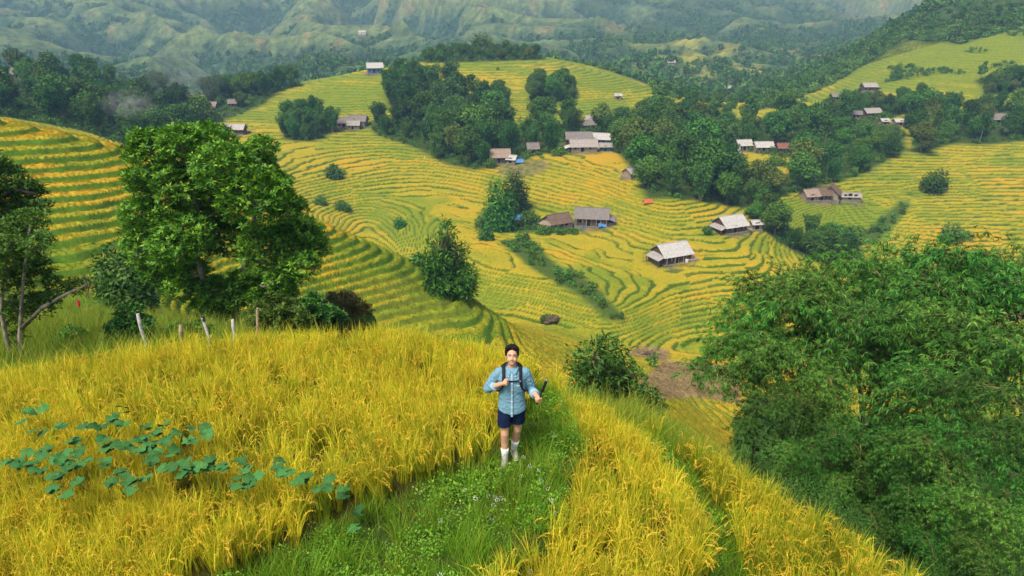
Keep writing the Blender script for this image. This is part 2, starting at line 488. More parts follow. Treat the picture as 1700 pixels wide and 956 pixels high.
ZT = ZT + np.where(big, 0.30, 0.22) * sstep(0.0, 0.07, fr) * (1 - sstep(RS - 0.06, RS, fr)) * (1 + tread_noise * 4)
GZ = np.where(GY > 14, GS * (1 - terw) + ZT * terw, GZ)
rough = np.where(GY > 14, 1, 0) * (0.10 * fbm(GX / 1.3, GY / 1.3, 2, 77) * (GY < 130) + 0.25 * fbm(GX / 3.0, GY / 3.0, 2, 78) * ((GY > 100) & (GY < 500)) * (1 - terw))
GZ = GZ + rough

# ---- cover colours (crop, grass, soil, scrub; some shade and haze painted in)
def C(*v): return np.array(v, float)
GOLD, YELL, LIME, RGRASS, DGRASS = C(.43, .28, .018), C(.33, .285, .018), C(.17, .225, .016), C(.080, .165, .012), C(.032, .080, .010)
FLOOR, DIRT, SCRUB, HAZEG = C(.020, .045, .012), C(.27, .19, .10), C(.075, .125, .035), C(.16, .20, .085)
def mix(a, b, t): return a + (b - a) * t[..., None]
n1 = fbm(GX / 30, GY / 30, 3, 101); n2 = fbm(GX / 5, GY / 5, 3, 102); n3 = fbm(GX / 90, GY / 90, 2, 103)
green = 0.36 + 0.62 * n1 + 0.42 * fbm(GX / 62 + 13, GY / 40, 2, 105) + 0.25 * n3 + 0.55 * (_hash(fl, np.floor(h2 * 99), 7) - 0.5) + 0.25 * n2
GREENS = [([(540, 400), (640, 390), (830, 500), (850, 560), (600, 560)], 50, 104, 0.45), ([(1290, 400), (1290, 332), (1440, 330), (1500, 360), (1470, 400)], 150, 260, 0.7),
          ([(900, 480), (1000, 400), (1200, 420), (1230, 470), (1100, 490)], 140, 215, 0.30), ([(1040, 560), (1060, 480), (1180, 500), (1180, 590)], 110, 180, 0.15),
          ([(440, 170), (470, 130), (640, 118), (640, 200)], 280, 430, 0.28), ([(800, 110), (1100, 120), (1160, 180), (1000, 150)], 300, 430, 0.38),
          ([(1380, 170), (1400, 90), (1700, 40), (1700, 140)], 300, 500, 0.35), ([(860, 255), (1050, 255), (1060, 340), (860, 340)], 200, 270, -0.22),
          ([(560, 240), (800, 260), (800, 330), (560, 330)], 200, 290, -0.12), ([(1060, 520), (1040, 440), (1380, 420), (1380, 560)], 110, 180, -0.12),
          ([(0, 270), (220, 270), (220, 340), (0, 340)], 50, 80, -0.3), ([(0, 190), (230, 235), (230, 270), (0, 262)], 50, 80, 0.15),
          ([(0, 400), (560, 400), (560, 560), (0, 560)], 40, 66, 0.45), ([(640, 330), (760, 370), (700, 420), (600, 370)], 150, 215, 0.35)]
for p, a, b, v in GREENS: green = green + v * (in_poly(PX, PY, p) & (GY > a) & (GY < b))
green = np.clip(green + 0.14 * (GY < 104) + 0.19 * (GY > 104) + (0.22 + 0.45 * n3) * sstep(290, 340, GY), 0, 1.15)
crop = mix(mix(np.broadcast_to(GOLD, GX.shape + (3,)), np.broadcast_to(YELL, GX.shape + (3,)), sstep(0.05, 0.40, green)), np.broadcast_to(LIME, GX.shape + (3,)), sstep(0.40, 1.0, green))
bank = mix(np.broadcast_to(RGRASS, GX.shape + (3,)), np.broadcast_to(DGRASS, GX.shape + (3,)), np.clip(0.45 + 0.8 * n2 + 0.4 * vnoise(GX / 2, GY / 2, 15), 0, 1))
bank = mix(bank, np.broadcast_to(C(.085, .14, .012), GX.shape + (3,)), np.where(GY > 100, 0.6, 0.12))
bank = mix(bank, np.broadcast_to(C(.17, .19, .025), GX.shape + (3,)), sstep(0.1, 0.5, fbm(GX / 12, GY / 12, 2, 16)) * 0.6)
tmask = lip
bank = bank * (1 - 0.16 * sstep(100, 120, GY) * (1 - sstep(290, 360, GY)))[..., None]
bank = mix(bank, crop, 0.15 * sstep(250, 340, GY))
wild = sstep(0.52, 0.64, fbm(GX / 16 + 40, GY / 9, 3, 301)) * (GY > 100) + sstep(0.36, 0.55, fbm(GX / 5 + 40, GY / 3, 3, 301)) * (GY <= 100)   # weedy breaks in the rows
scrubby = sstep(0.08, 0.30, fbm(GX / 42 + 3, GY / 30, 3, 311)) * ((GY > 330) & (PX > 1330) & (GY < 520))
wild = np.maximum(wild, scrubby)
alb = mix(bank, crop, tmask * (1 - 0.85 * np.clip(wild, 0, 1)))
grassy = mix(np.broadcast_to(RGRASS * 1.15, GX.shape + (3,)), np.broadcast_to(C(.24, .24, .03), GX.shape + (3,)), np.clip(0.3 + 1.0 * n2 + 0.6 * n1, 0, 1))
alb = alb * terw[..., None] + grassy * (1 - terw)[..., None]
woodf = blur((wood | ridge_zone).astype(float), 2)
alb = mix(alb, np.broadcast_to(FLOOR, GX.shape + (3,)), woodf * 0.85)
alb = mix(alb, np.broadcast_to(C(.045, .085, .016), GX.shape + (3,)), blur(brush.astype(float), 2) * 0.9)
far = sstep(470, 640, GY)
def lap(a, n):
    return blur(a, n) - a
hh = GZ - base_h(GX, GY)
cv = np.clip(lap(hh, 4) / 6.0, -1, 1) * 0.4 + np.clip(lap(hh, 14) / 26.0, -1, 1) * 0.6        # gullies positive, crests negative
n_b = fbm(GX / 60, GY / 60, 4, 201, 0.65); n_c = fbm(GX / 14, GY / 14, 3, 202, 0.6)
scr = np.clip(0.30 - 0.55 * cv + 0.75 * n_b + 0.75 * n_c, 0, 1)  # dark gully trees, pale crest grass, with relief shading painted in
mount = mix(np.broadcast_to(C(.018, .055, .026), GX.shape + (3,)), np.broadcast_to(C(.115, .170, .070), GX.shape + (3,)), scr)  # greens pushed towards blue, adding distance haze to the colour
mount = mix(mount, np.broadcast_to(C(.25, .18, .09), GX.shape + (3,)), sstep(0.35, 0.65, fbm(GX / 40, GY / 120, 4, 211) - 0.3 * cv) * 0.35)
mfield = sstep(0.0, 0.3, fbm(GX / 60, GY / 60, 2, 221) + .1) * (PX > 1050) * (PX < 1420) * (PY > 60) * (GY > 560) * (GY < 1200)
mfield = blur(mfield, 2)
mount = mix(mount, np.broadcast_to(C(.25, .27, .04), GX.shape + (3,)), mfield * 0.75)
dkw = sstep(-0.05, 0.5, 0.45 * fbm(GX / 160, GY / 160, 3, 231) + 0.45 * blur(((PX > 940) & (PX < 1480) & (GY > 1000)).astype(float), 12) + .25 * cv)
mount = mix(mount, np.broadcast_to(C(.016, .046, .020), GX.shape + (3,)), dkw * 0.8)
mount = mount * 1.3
alb = mix(alb, mount, far)
alb = mix(alb, np.broadcast_to(C(.07, .14, .03), GX.shape + (3,)), ridge_zone * (1 - far) * 0.8)
for p, a, b in (([(1050, 640), (1100, 600), (1230, 590), (1230, 668), (1150, 655), (1110, 662)], 45, 110), ([(1040, 590), (1060, 572), (1110, 580), (1110, 600)], 90, 150)):
    d = blur((in_poly(PX, PY, p) & (GY > a) & (GY < b)).astype(float), 2)
    alb = mix(alb, DIRT * (0.8 + 0.5 * n2[..., None]), d * 0.9)
gl = np.broadcast_to(C(.035, .065, .012), GX.shape + (3,))
shaded_litter = blur((((GY < 36) & (PX > 1215)) | under_bamboo).astype(float), 2) * np.where(np.arange(len(YR))[:, None] < nr, np.concatenate([1 - rm, np.zeros((len(YR) - nr, len(THC)))]), 1.0)
alb = mix(alb, np.broadcast_to(C(.030, .040, .012), GX.shape + (3,)), shaded_litter * .9)  # fallen leaves, darkened so the shade in the bamboo gaps lies in the colour
alb[:nr] = mix(np.broadcast_to(C(.10, .085, .02), GX[:nr].shape + (3,)), alb[:nr] * .5 + gl[:nr] * .5, (1 - rm))
inpath = in_poly(GX[:nr], GY[:nr], PATH_POLY) | in_poly(GX[:nr], GY[:nr], BUND_POLY)
alb[:nr] = np.where(inpath[..., None], C(.05, .085, .015), alb[:nr])
alb = np.clip(alb, 0.004, 0.9)

# ---- sampling the finished ground
def _gi(x, y):
    i = np.interp(np.log(y), np.log(YR), np.arange(len(YR))); j = np.interp(x / y, THC, np.arange(len(THC)))
    i = np.clip(i, 0, len(YR) - 1.001); j = np.clip(j, 0, len(THC) - 1.001)
    return i, j
def sample(A, x, y):
    i, j = _gi(np.asarray(x, float), np.asarray(y, float))
    a = i.astype(int); b = j.astype(int); u = i - a; v = j - b
    if A.ndim == 3: u = u[..., None]; v = v[..., None]
    return (A[a, b] * (1 - v) + A[a, b + 1] * v) * (1 - u) + (A[a + 1, b] * (1 - v) + A[a + 1, b + 1] * v) * u
def gz(x, y): return float(sample(GZ, np.array([x]), np.array([y]))[0])
_YH = np.exp(np.linspace(math.log(14.5), math.log(3500), 2600))
def hit(px, py, ymin=14.5, ymax=4000):
    """where the sight line through a pixel meets the ground"""
    t, g = pix_ray(px, py)
    ys = _YH[(_YH >= ymin) & (_YH <= ymax)]
    zt = sample(GZ, t * ys, ys); zl = CAMZ + g * ys
    k = np.nonzero(zt > zl)[0]
    if len(k) == 0: return None
    y = ys[k[0]]
    return Vector((float(t * y), float(y), float(sample(GZ, np.array([t * y]), np.array([y]))[0])))

# ---- ground material: cover colour with fine grain and relief
m_ground, t, b = mat_new('ground_cover')
at = t.nodes.new('ShaderNodeAttribute'); at.attribute_name = 'cover'
gm = t.nodes.new('ShaderNodeNewGeometry')
n_ = t.nodes.new('ShaderNodeTexNoise'); n_.inputs['Scale'].default_value = 1.9; n_.inputs['Detail'].default_value = 8; n_.inputs['Roughness'].default_value = 0.72
t.links.new(gm.outputs['Position'], n_.inputs['Vector'])
mr = t.nodes.new('ShaderNodeMapRange'); mr.inputs['From Min'].default_value = 0.3; mr.inputs['From Max'].default_value = 0.7
mr.inputs['To Min'].default_value = 0.62; mr.inputs['To Max'].default_value = 1.3
t.links.new(n_.outputs['Fac'], mr.inputs['Value'])
mm = t.nodes.new('ShaderNodeMix'); mm.data_type = 'RGBA'; mm.blend_type = 'MULTIPLY'; mm.inputs['Factor'].default_value = 1.0
t.links.new(at.outputs['Color'], mm.inputs[6]); t.links.new(mr.outputs['Result'], mm.inputs[7])
t.links.new(mm.outputs[2], b.inputs['Base Color'])
b.inputs['Roughness'].default_value = 0.95; b.inputs['Specular IOR Level'].default_value = 0.1
bp = t.nodes.new('ShaderNodeBump'); bp.inputs['Strength'].default_value = 0.7; bp.inputs['Distance'].default_value = 0.25
t.links.new(n_.outputs['Fac'], bp.inputs['Height']); t.links.new(bp.outputs['Normal'], b.inputs['Normal'])

def sheet(name, r0, r1, gm_=None):
    X, Y, Zz = GX[r0:r1 + 1], GY[r0:r1 + 1], GZ[r0:r1 + 1]
    nrw, ncl = X.shape
    V = np.stack([X, Y, Zz], -1).reshape(-1, 3)
    idx = np.arange(nrw * ncl).reshape(nrw, ncl)
    F = np.stack([idx[:-1, :-1], idx[:-1, 1:], idx[1:, 1:], idx[1:, :-1]], -1).reshape(-1, 4)
    me = quad_mesh(name, V, F, gm_ or m_ground, True)
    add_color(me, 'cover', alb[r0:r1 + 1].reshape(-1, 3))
    return tag(data_obj(name, me), kind='structure')
r14 = int(np.searchsorted(YR, 14.0)); r480 = int(np.searchsorted(YR, 480.0))
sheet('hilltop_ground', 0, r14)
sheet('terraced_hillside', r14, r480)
m_mount = m_ground.copy(); m_mount.name = 'mountain_cover'
for n in m_mount.node_tree.nodes:
    if n.type == 'TEX_NOISE': n.inputs['Scale'].default_value = .075; n.inputs['Roughness'].default_value = .78; n.inputs['Detail'].default_value = 10
    if n.type == 'MAP_RANGE': n.inputs['From Min'].default_value = .36; n.inputs['From Max'].default_value = .64; n.inputs['To Min'].default_value = .38; n.inputs['To Max'].default_value = 1.5
    if n.type == 'BUMP': n.inputs['Distance'].default_value = 9.0; n.inputs['Strength'].default_value = .8
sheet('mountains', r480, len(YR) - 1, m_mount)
# ------------------------------------------------------------------ foliage builders
rng = np.random.default_rng(5)
def unit(v): return v / np.maximum(np.linalg.norm(v, axis=-1, keepdims=True), 1e-9)

def leaf_quads(P, D, N, L, W, bend=0.15):
    """kite-shaped leaves: base P, direction D, face normal N, length L, width W"""
    D = unit(D); Sd = unit(np.cross(D, N)); Nn = np.cross(Sd, D)
    L = np.broadcast_to(np.asarray(L, float), (len(P),))[:, None]; W = np.broadcast_to(np.asarray(W, float), (len(P),))[:, None]
    mid = P + D * L * 0.45
    V = np.stack([P, mid + Sd * W * 0.5 + Nn * L * bend * 0.5, P + D * L - Nn * L * bend, mid - Sd * W * 0.5 + Nn * L * bend * 0.5], 1)
    F = np.arange(len(P) * 4).reshape(-1, 4)
    return V.reshape(-1, 3), F

def rand_dir(n, r=rng):
    v = r.normal(size=(n, 3)); return unit(v)

def lobes_leaves(lobes, n, L, W, r=rng, shell=0.55, up=0.35, jit=0.9):
    """leaves spread through ellipsoid lobes [(cx,cy,cz,rx,ry,rz)], thicker near the outside"""
    lb = np.array(lobes, float)
    a = lb[:, 3] * lb[:, 4] + lb[:, 4] * lb[:, 5] + lb[:, 3] * lb[:, 5]
    k = r.choice(len(lb), n, p=a / a.sum())
    d = rand_dir(n, r)
    rad = shell + (1.08 - shell) * r.random(n) ** 0.7
    rad = rad * (1 + 0.18 * r.normal(size=n) * (r.random(n) < 0.3))
    P = lb[k, :3] + d * lb[k, 3:6] * rad[:, None]
    D = unit(d * 0.8 + rand_dir(n, r) * jit + np.array([0, 0, -0.25]))
    Nn = unit(d + rand_dir(n, r) * 0.5 + np.array([0, 0, up]))
    s = 0.65 + 0.7 * r.random(n)
    return leaf_quads(P, D, Nn, L * s, W * s)

def tube(path, radii, sides=6):
    path = np.array(path, float); n = len(path)
    V = []; F = []
    for i in range(n):
        t = path[min(i + 1, n - 1)] - path[max(i - 1, 0)]
        t = t / (np.linalg.norm(t) + 1e-9)
        ref = np.array([1.0, 0, 0]) if abs(t[0]) < 0.8 else np.array([0, 1.0, 0])
        a = np.cross(t, ref); a /= np.linalg.norm(a); b = np.cross(t, a)
        for k in range(sides):
            an = 2 * math.pi * k / sides
            V.append(path[i] + (a * math.cos(an) + b * math.sin(an)) * radii[i])
    for i in range(n - 1):
        for k in range(sides):
            k2 = (k + 1) % sides
            F.append((i * sides + k, i * sides + k2, (i + 1) * sides + k2, (i + 1) * sides + k))
    V.append(path[-1]); V.append(path[0])
    for k in range(sides):
        k2 = (k + 1) % sides
        F.append(((n - 1) * sides + k, (n - 1) * sides + k2, n * sides, n * sides))
        F.append((k2, k, n * sides + 1, n * sides + 1))
    return np.array(V), np.array(F)

def join(parts):
    Vs, Fs, o = [], [], 0
    for V, F in parts:
        Vs.append(V); Fs.append(np.asarray(F) + o); o += len(V)
    return np.concatenate(Vs), np.concatenate(Fs)

def poly_mesh(name, V, F, mat, smooth=False):
    """quads given as n x 4 where a repeated last index means a triangle"""
    me = bpy.data.meshes.new(name)
    fs = [tuple(f[:3]) if f[2] == f[3] else tuple(f) for f in np.asarray(F).tolist()]
    me.from_pydata(np.asarray(V).tolist(), [], fs)
    if smooth: me.polygons.foreach_set('use_smooth', [True] * len(me.polygons))
    me.materials.append(mat); me.update()
    return me

M_bark = mat_plain('bark', (.11, .085, .06), 0.9, 0.5, 9.0, 0.1, 0.6)
M_palebark = mat_plain('pale_bark', (.26, .22, .17), 0.9, 0.5, 7.0, 0.1, 0.6)
M_culm = mat_plain('bamboo_culm', (.16, .15, .05), 0.6, 0.4, 6.0)
M_wood_leaf = mat_leaf('wood_foliage', [(.028, .088, .014), (.055, .14, .020), (.10, .21, .028)], 0.7, 0.1)
M_bam_leaf = mat_leaf('bamboo_foliage_far', [(.026, .088, .018), (.052, .145, .026), (.10, .22, .038)], 0.7, 0.1)
M_brown_leaf = mat_leaf('brownish_foliage', [(.055, .095, .018), (.085, .13, .024), (.13, .18, .032)], 0.7, 0.1)
M_hero_leaf = mat_leaf('broad_leaves', [(.032, .125, .010), (.075, .215, .014), (.15, .32, .020), (.28, .43, .028)], 0.55, 0.22, 0.22)
def steady(m, v):
    for n in m.node_tree.nodes:
        if n.type == 'MAP_RANGE' and abs(n.inputs['To Max'].default_value - 1.42) < 1e-4: n.inputs['To Min'].default_value = v * .92; n.inputs['To Max'].default_value = v * 1.08
steady(M_hero_leaf, .90)
M_fine_leaf = mat_leaf('fine_leaves', [(.045, .125, .014), (.09, .20, .022), (.15, .28, .03)], 0.55, 0.2, 0.2)
M_dark_leaf = mat_leaf('dark_leaves', [(.022, .070, .010), (.045, .115, .016), (.08, .17, .022)], 0.55, 0.2, 0.12)
M_bamboo = mat_leaf('bamboo_leaves', [(.011, .056, .007), (.024, .100, .010), (.052, .160, .016), (.115, .26, .036)], 0.6, 0.12, 0.12)

# ------------------------------------------------------------------ middle-distance trees: one prototype of each habit
def proto_round(seed, H=10.0, W=7.0, mat=None, n=4400):
    r = np.random.default_rng(seed)
    lobes = []
    for i in range(11):
        a = r.random() * 2 * math.pi; q = r.random() ** 0.6
        z = H * (0.38 + 0.50 * r.random())
        ww = W * 0.5 * (0.75 - 0.45 * abs(z / H - 0.55) * 1.6)
        rr = W * (0.14 + 0.10 * r.random())
        lobes.append((math.cos(a) * q * ww, math.sin(a) * q * ww, z, rr, rr, rr * 0.85))
    lobes.append((0, 0, H * 0.86, W * .19, W * .19, W * .15)); lobes.append((0, 0, H * 0.55, W * .3, W * .3, H * .24))
    V, F = lobes_leaves(lobes, n, 0.55, 0.30, r)
    crown = quad_mesh('crown', V, F, mat)
    parts = [tube([(0, 0, -.8), (.1, 0, H * .25), (-.1, .1, H * .6)], [.28, .2, .08], 6)]
    for l in lobes[:6]: parts.append(tube([(0, 0, H * .28), (l[0] * .5, l[1] * .5, l[2] * .75), l[:3]], [.12, .08, .03], 4))
    V, F = join(parts)
    return poly_mesh('trunk', V, F, M_bark), crown

def proto_bamboo(seed, H=11.0, W=7.5, n=4600, mat=None):
    """a clump of feathery plumes that lean out and nod at the tip"""
    r = np.random.default_rng(seed)
    lobes = []; parts = []
    for i in range(13):
        a = i * 2.4 + r.random(); q = (i / 13.0) ** 0.7
        lean = W * 0.42 * q; h = H * (1.0 - 0.42 * q * r.random() - 0.12 * r.random())
        path = []
        for t in (0.0, .35, .65, .88, 1.0):
            rad = lean * t ** 1.8 + 0.25
            z = h * (t if t < .9 else .9 + (t - .9) * .3)
            path.append((math.cos(a) * rad, math.sin(a) * rad, z - (0.8 if t == 0 else 0)))
        parts.append(tube(path, [.07, .06, .05, .03, .015], 3))
        for t, s in ((.42, 1.0), (.58, 1.15), (.74, 1.1), (.88, .9), (.99, .6)):
            rad = lean * t ** 1.8 + .25
            lobes.append((math.cos(a) * rad, math.sin(a) * rad, h * (t if t < .9 else .9 + (t - .9) * .2), .72 * s, .72 * s, .95 * s))
    V, F = lobes_leaves(lobes, n, 0.66, 0.19, r, 0.35, 0.3, 0.6)
    crown = quad_mesh('foliage', V, F, mat)
    V, F = join(parts)
    return poly_mesh('culms', V, F, M_culm), crown

def proto_thin(seed, H=12.0, mat=None, n=1500):
    r = np.random.default_rng(seed)
    lobes = []; parts = [tube([(0, 0, -.8), (.15, .1, H * .4), (-.1, 0, H * .8), (0, 0, H * .97)], [.2, .15, .08, .03], 5)]
    for i in range(12):
        z = H * (.42 + .55 * r.random()); a = r.random() * 6.28; q = (1.05 - z / H) * H * .28
        c = (math.cos(a) * q, math.sin(a) * q, z)
        lobes.append((*c, .9, .9, .6)); parts.append(tube([(0, 0, z - .9), c], [.05, .02], 3))
    V, F = lobes_leaves(lobes, n, 0.6, 0.34, r)
    V2, F2 = join(parts)
    return poly_mesh('trunk', V2, F2, M_palebark), quad_mesh('crown', V, F, mat)

M_scrub = mat_leaf('scrub_foliage', [(.045, .115, .022), (.085, .18, .030), (.14, .25, .042)], 0.7, 0.1)
PROTO = {
 'round': [proto_round(s, 10, 8, M_wood_leaf) for s in (1, 2, 3)] + [proto_round(7, 9, 7, M_brown_leaf)],
 'bamboo': [proto_bamboo(s, 11, 8, 4800, M_bam_leaf) for s in (11, 12, 13, 14)],
 'thin': [proto_thin(s, 12, M_wood_leaf) for s in (21, 22)],
}
KIND = {'round': ('broadleaf_tree', 'tree'), 'bamboo': ('bamboo_clump', 'bamboo'), 'thin': ('slender_tree', 'tree')}

def place_tree(kind, loc, s, label, group=None, k=None, sz=1.0):
    ps = PROTO[kind]
    tr, cr = ps[int(rng.integers(len(ps))) if k is None else k]
    nm, cat = KIND[kind]
    e = empty(nm, loc, float(rng.random() * 6.283))
    e.scale = (s, s, s * sz)
    tag(e, label, cat, group)
    data_obj(tr.name.split('.')[0], tr, e); data_obj(cr.name.split('.')[0], cr, e)
    return e

WOOD_SPEC = {   # wood: (height in metres, spacing, share of bamboo, place phrase)
 'central': (12.5, 7.2, 0.65, 'wood on the central hill', 'trees of the wood on the central hill'),
 'crest': (6.0, 5.4, 0.1, 'strip of wood on the hilltop', 'trees along the central hilltop'),
 'clump': (8.5, 4.6, 0.5, 'small copse on the central hill', 'trees of the copse on the central hill'),
 'gully': (11.5, 8.0, 0.5, 'long wood in the gully', 'trees of the wood in the gully'),
 'lower_gully': (7.5, 4.4, 0.4, 'narrow belt beside the white roof', 'trees of the belt below the farmhouse'),
 'right': (9.5, 6.6, 0.35, 'wood at the right edge', 'trees of the wood on the right'),
 'right_band': (7.0, 5.0, 0.4, 'band under the upper right fields', 'trees of the band under the right fields'),
 'upper_right': (8.0, 5.0, 0.4, 'dark row above the right field', 'trees of the row above the far right field'),
 'left': (11.5, 9.2, 0.4, 'wood on the left ridge', 'trees of the wood on the left ridge'),
 'small_clump': (9.0, 4.6, 0.8, 'copse beside the grey huts', 'trees of the copse beside the grey huts'),
 'left_strip': (8.5, 5.0, 0.7, 'strip behind the left hut', 'trees of the strip behind the left hut'),
}
TREES = []
def wood_trees():
    for name, (H, d, pb, phrase, grp) in WOOD_SPEC.items():
        poly, y0, y1 = WOODS[name]
        pa = np.array(poly); lo = pa.min(0); hi = pa.max(0)
        pts = []; pix = []
        for tr in range(1500):
            px, py = lo + (hi - lo) * rng.random(2)
            py += 6 * rng.random()
            if px < -40 or px > 1740: continue
            if not in_poly(np.array([px]), np.array([py - 4]), poly)[0]: continue
            h = hit(px, py, y0, y1)
            if h is None: continue
            hp = H * FPX / (h.y * CP + (CAMZ - h.z) * SP)
            if not in_poly(np.array([px]), np.array([py - 0.45 * hp]), poly)[0] and rng.random() < 0.85: continue
            if not bool(in_woods(np.array([px]), np.array([py]), np.array([h.y]))[0]): continue
            if any(h.y < q[2] - 1 and h.y > q[2] - 95 and abs(px - q[0]) < q[3] + 6 and py > q[1] - 4 and py - hp * 0.9 < q[1] - 2 for q in HOUSE_PIX): continue
            if any((h.x - q[0]) ** 2 + (h.y - q[1]) ** 2 < q[2] ** 2 for q in HOUSE_CLEAR): continue
            dd = d * (0.8 + 0.4 * rng.random())
            if any((h.x - q.x) ** 2 + (h.y - q.y) ** 2 < dd * dd for q in pts): continue
            pts.append(h); pix.append((px, py))
        pix = np.array(pix).reshape(-1, 2)
        small = len(pts) < 14
        rx = np.argsort(np.argsort(pix[:, 0])) / max(1, len(pts)); ry = np.argsort(np.argsort(pix[:, 1])) / max(1, len(pts))
        for i_, h in enumerate(pts):
            nx = 5 if len(pts) > 60 else 3
            hx = [['far left', 'left half', 'middle', 'right half', 'far right'], ['left end', 'middle', 'right end']][nx == 3][int(rx[i_] * nx)]
            hy = ['top', 'halfway down', 'lower edge'][int(ry[i_] * 3)]
            u = rng.random()
            kind = 'bamboo' if u < pb else ('thin' if u > 0.93 else 'round')
            adj = {'bamboo': 'feathery bamboo clump', 'round': 'rounded broadleaf tree', 'thin': 'slender thin tree'}[kind]
            s = H / {'bamboo': 11.0, 'round': 10.0, 'thin': 12.0}[kind] * (0.78 + 0.75 * rng.random() ** 1.6)
            place_tree(kind, (h.x, h.y, h.z - 0.2), s, adj + ', ' + hx + ', ' + hy + ' of the ' + phrase, grp)
            TREES.append((name, h))

# ------------------------------------------------------------------ scatter (geometry nodes) for what nobody could count
def scatter(name, P, rz, sc, protos, kind='stuff', tilt=0.0, sz=None, tint=None):
    n = len(P)
    me = bpy.data.meshes.new(name)
    me.vertices.add(n); me.vertices.foreach_set('co', np.ascontiguousarray(P, np.float32).ravel())
    R = np.zeros((n, 3), np.float32); R[:, 2] = rz
    if tilt: R[:, :2] = rng.normal(size=(n, 2)) * tilt
    a = me.attributes.new('rot', 'FLOAT_VECTOR', 'POINT'); a.data.foreach_set('vector', R.ravel())
    S3 = np.repeat(np.asarray(sc, np.float32)[:, None], 3, 1)
    if sz is not None: S3[:, 2] *= sz
    a = me.attributes.new('scl', 'FLOAT_VECTOR', 'POINT'); a.data.foreach_set('vector', np.ascontiguousarray(S3).ravel())
    a = me.attributes.new('pick', 'INT', 'POINT'); a.data.foreach_set('value', rng.integers(0, len(protos), n).astype(np.int32))
    if tint is not None:
        a = me.attributes.new('tint', 'FLOAT_COLOR', 'POINT'); cc = np.ones((n, 4), np.float32); cc[:, :3] = tint; a.data.foreach_set('color', cc.ravel())
    o = data_obj(name, me)
    c = bpy.data.collections.new(name + '_kinds')
    for m in protos: c.objects.link(bpy.data.objects.new(m.name, m))
    ng = bpy.data.node_groups.new(name, 'GeometryNodeTree')
    ng.interface.new_socket('Geometry', in_out='INPUT', socket_type='NodeSocketGeometry')
    ng.interface.new_socket('Geometry', in_out='OUTPUT', socket_type='NodeSocketGeometry')
    N = ng.nodes.new; Lk = ng.links.new
    gi = N('NodeGroupInput'); go = N('NodeGroupOutput')
    ip = N('GeometryNodeInstanceOnPoints'); ci = N('GeometryNodeCollectionInfo')
    ci.inputs['Collection'].default_value = c; ci.inputs['Separate Children'].default_value = True; ci.inputs['Reset Children'].default_value = True
    def attr(nm, dt):
        q = N('GeometryNodeInputNamedAttribute'); q.data_type = dt; q.inputs['Name'].default_value = nm
        return q.outputs['Attribute']
    Lk(gi.outputs[0], ip.inputs['Points']); Lk(ci.outputs[0], ip.inputs['Instance'])
    ip.inputs['Pick Instance'].default_value = True
    Lk(attr('pick', 'INT'), ip.inputs['Instance Index'])
    e2r = N('FunctionNodeEulerToRotation'); Lk(attr('rot', 'FLOAT_VECTOR'), e2r.inputs[0]); Lk(e2r.outputs[0], ip.inputs['Rotation'])
    Lk(attr('scl', 'FLOAT_VECTOR'), ip.inputs['Scale'])
    Lk(ip.outputs[0], go.inputs[0])
    md = o.modifiers.new('scatter', 'NODES'); md.node_group = ng
    return tag(o, kind=kind)

def ground_points(n, y0, y1, th0, th1, weight=None, seed=3):
    """n points spread evenly over the ground area between two distances"""
    r = np.random.default_rng(seed)
    y = np.sqrt(y0 ** 2 + (y1 ** 2 - y0 ** 2) * r.random(n)); th = th0 + (th1 - th0) * r.random(n)
    x = th * y
    if weight is not None:
        k = r.random(n) < weight(x, y)
        x, y = x[k], y[k]
    return x, y

# ---- solid shapes
def capsule(p0, p1, r0, r1, sides=16):
    p0, p1 = np.array(p0, float), np.array(p1, float); d = p1 - p0; d /= np.linalg.norm(d)
    pth, rd = [], []
    for a in (85, 60, 35, 12): pth.append(p0 - d * r0 * math.sin(math.radians(a))); rd.append(r0 * math.cos(math.radians(a)))
    for t in (0, .25, .5, .75, 1.0): pth.append(p0 + (p1 - p0) * t); rd.append(r0 + (r1 - r0) * t)
    for a in (12, 35, 60, 85): pth.append(p1 + d * r1 * math.sin(math.radians(a))); rd.append(r1 * math.cos(math.radians(a)))
    return tube(pth, rd, sides)
def chain(pts, rads, sides=16): return [capsule(pts[i], pts[i + 1], rads[i], rads[i + 1], sides) for i in range(len(pts) - 1)]
def ellip(c, r, rot=None, n=18):
    pth = [(0, 0, -math.cos(math.pi * k / n)) for k in range(1, n)]; rad = [math.sin(math.pi * k / n) for k in range(1, n)]
    V, F = tube(pth, rad, 20); V = V * np.array(r)
    if rot is not None: V = V @ np.array(rot).T
    return V + np.array(c), F
def loft(rings, sides=40, pw=2.4):
    """rings: (z, half width, half depth, y offset[, x offset]) of a superellipse"""
    V, F = [], []
    for q in rings:
        for k in range(sides):
            a = 2 * math.pi * k / sides; c, s = math.cos(a), math.sin(a)
            V.append(((q[4] if len(q) > 4 else 0) + q[1] * math.copysign(abs(c) ** (2 / pw), c), q[3] + q[2] * math.copysign(abs(s) ** (2 / pw), s), q[0]))
    n = len(rings)
    for i in range(n - 1):
        for k in range(sides):
            k2 = (k + 1) % sides; F.append((i * sides + k, i * sides + k2, (i + 1) * sides + k2, (i + 1) * sides + k))
    V += [(rings[0][4] if len(rings[0]) > 4 else 0, rings[0][3], rings[0][0]), (rings[-1][4] if len(rings[-1]) > 4 else 0, rings[-1][3], rings[-1][0])]
    for k in range(sides):
        k2 = (k + 1) % sides; F.append((k2, k, n * sides, n * sides)); F.append(((n - 1) * sides + k, (n - 1) * sides + k2, n * sides + 1, n * sides + 1))
    return np.array(V), np.array(F)
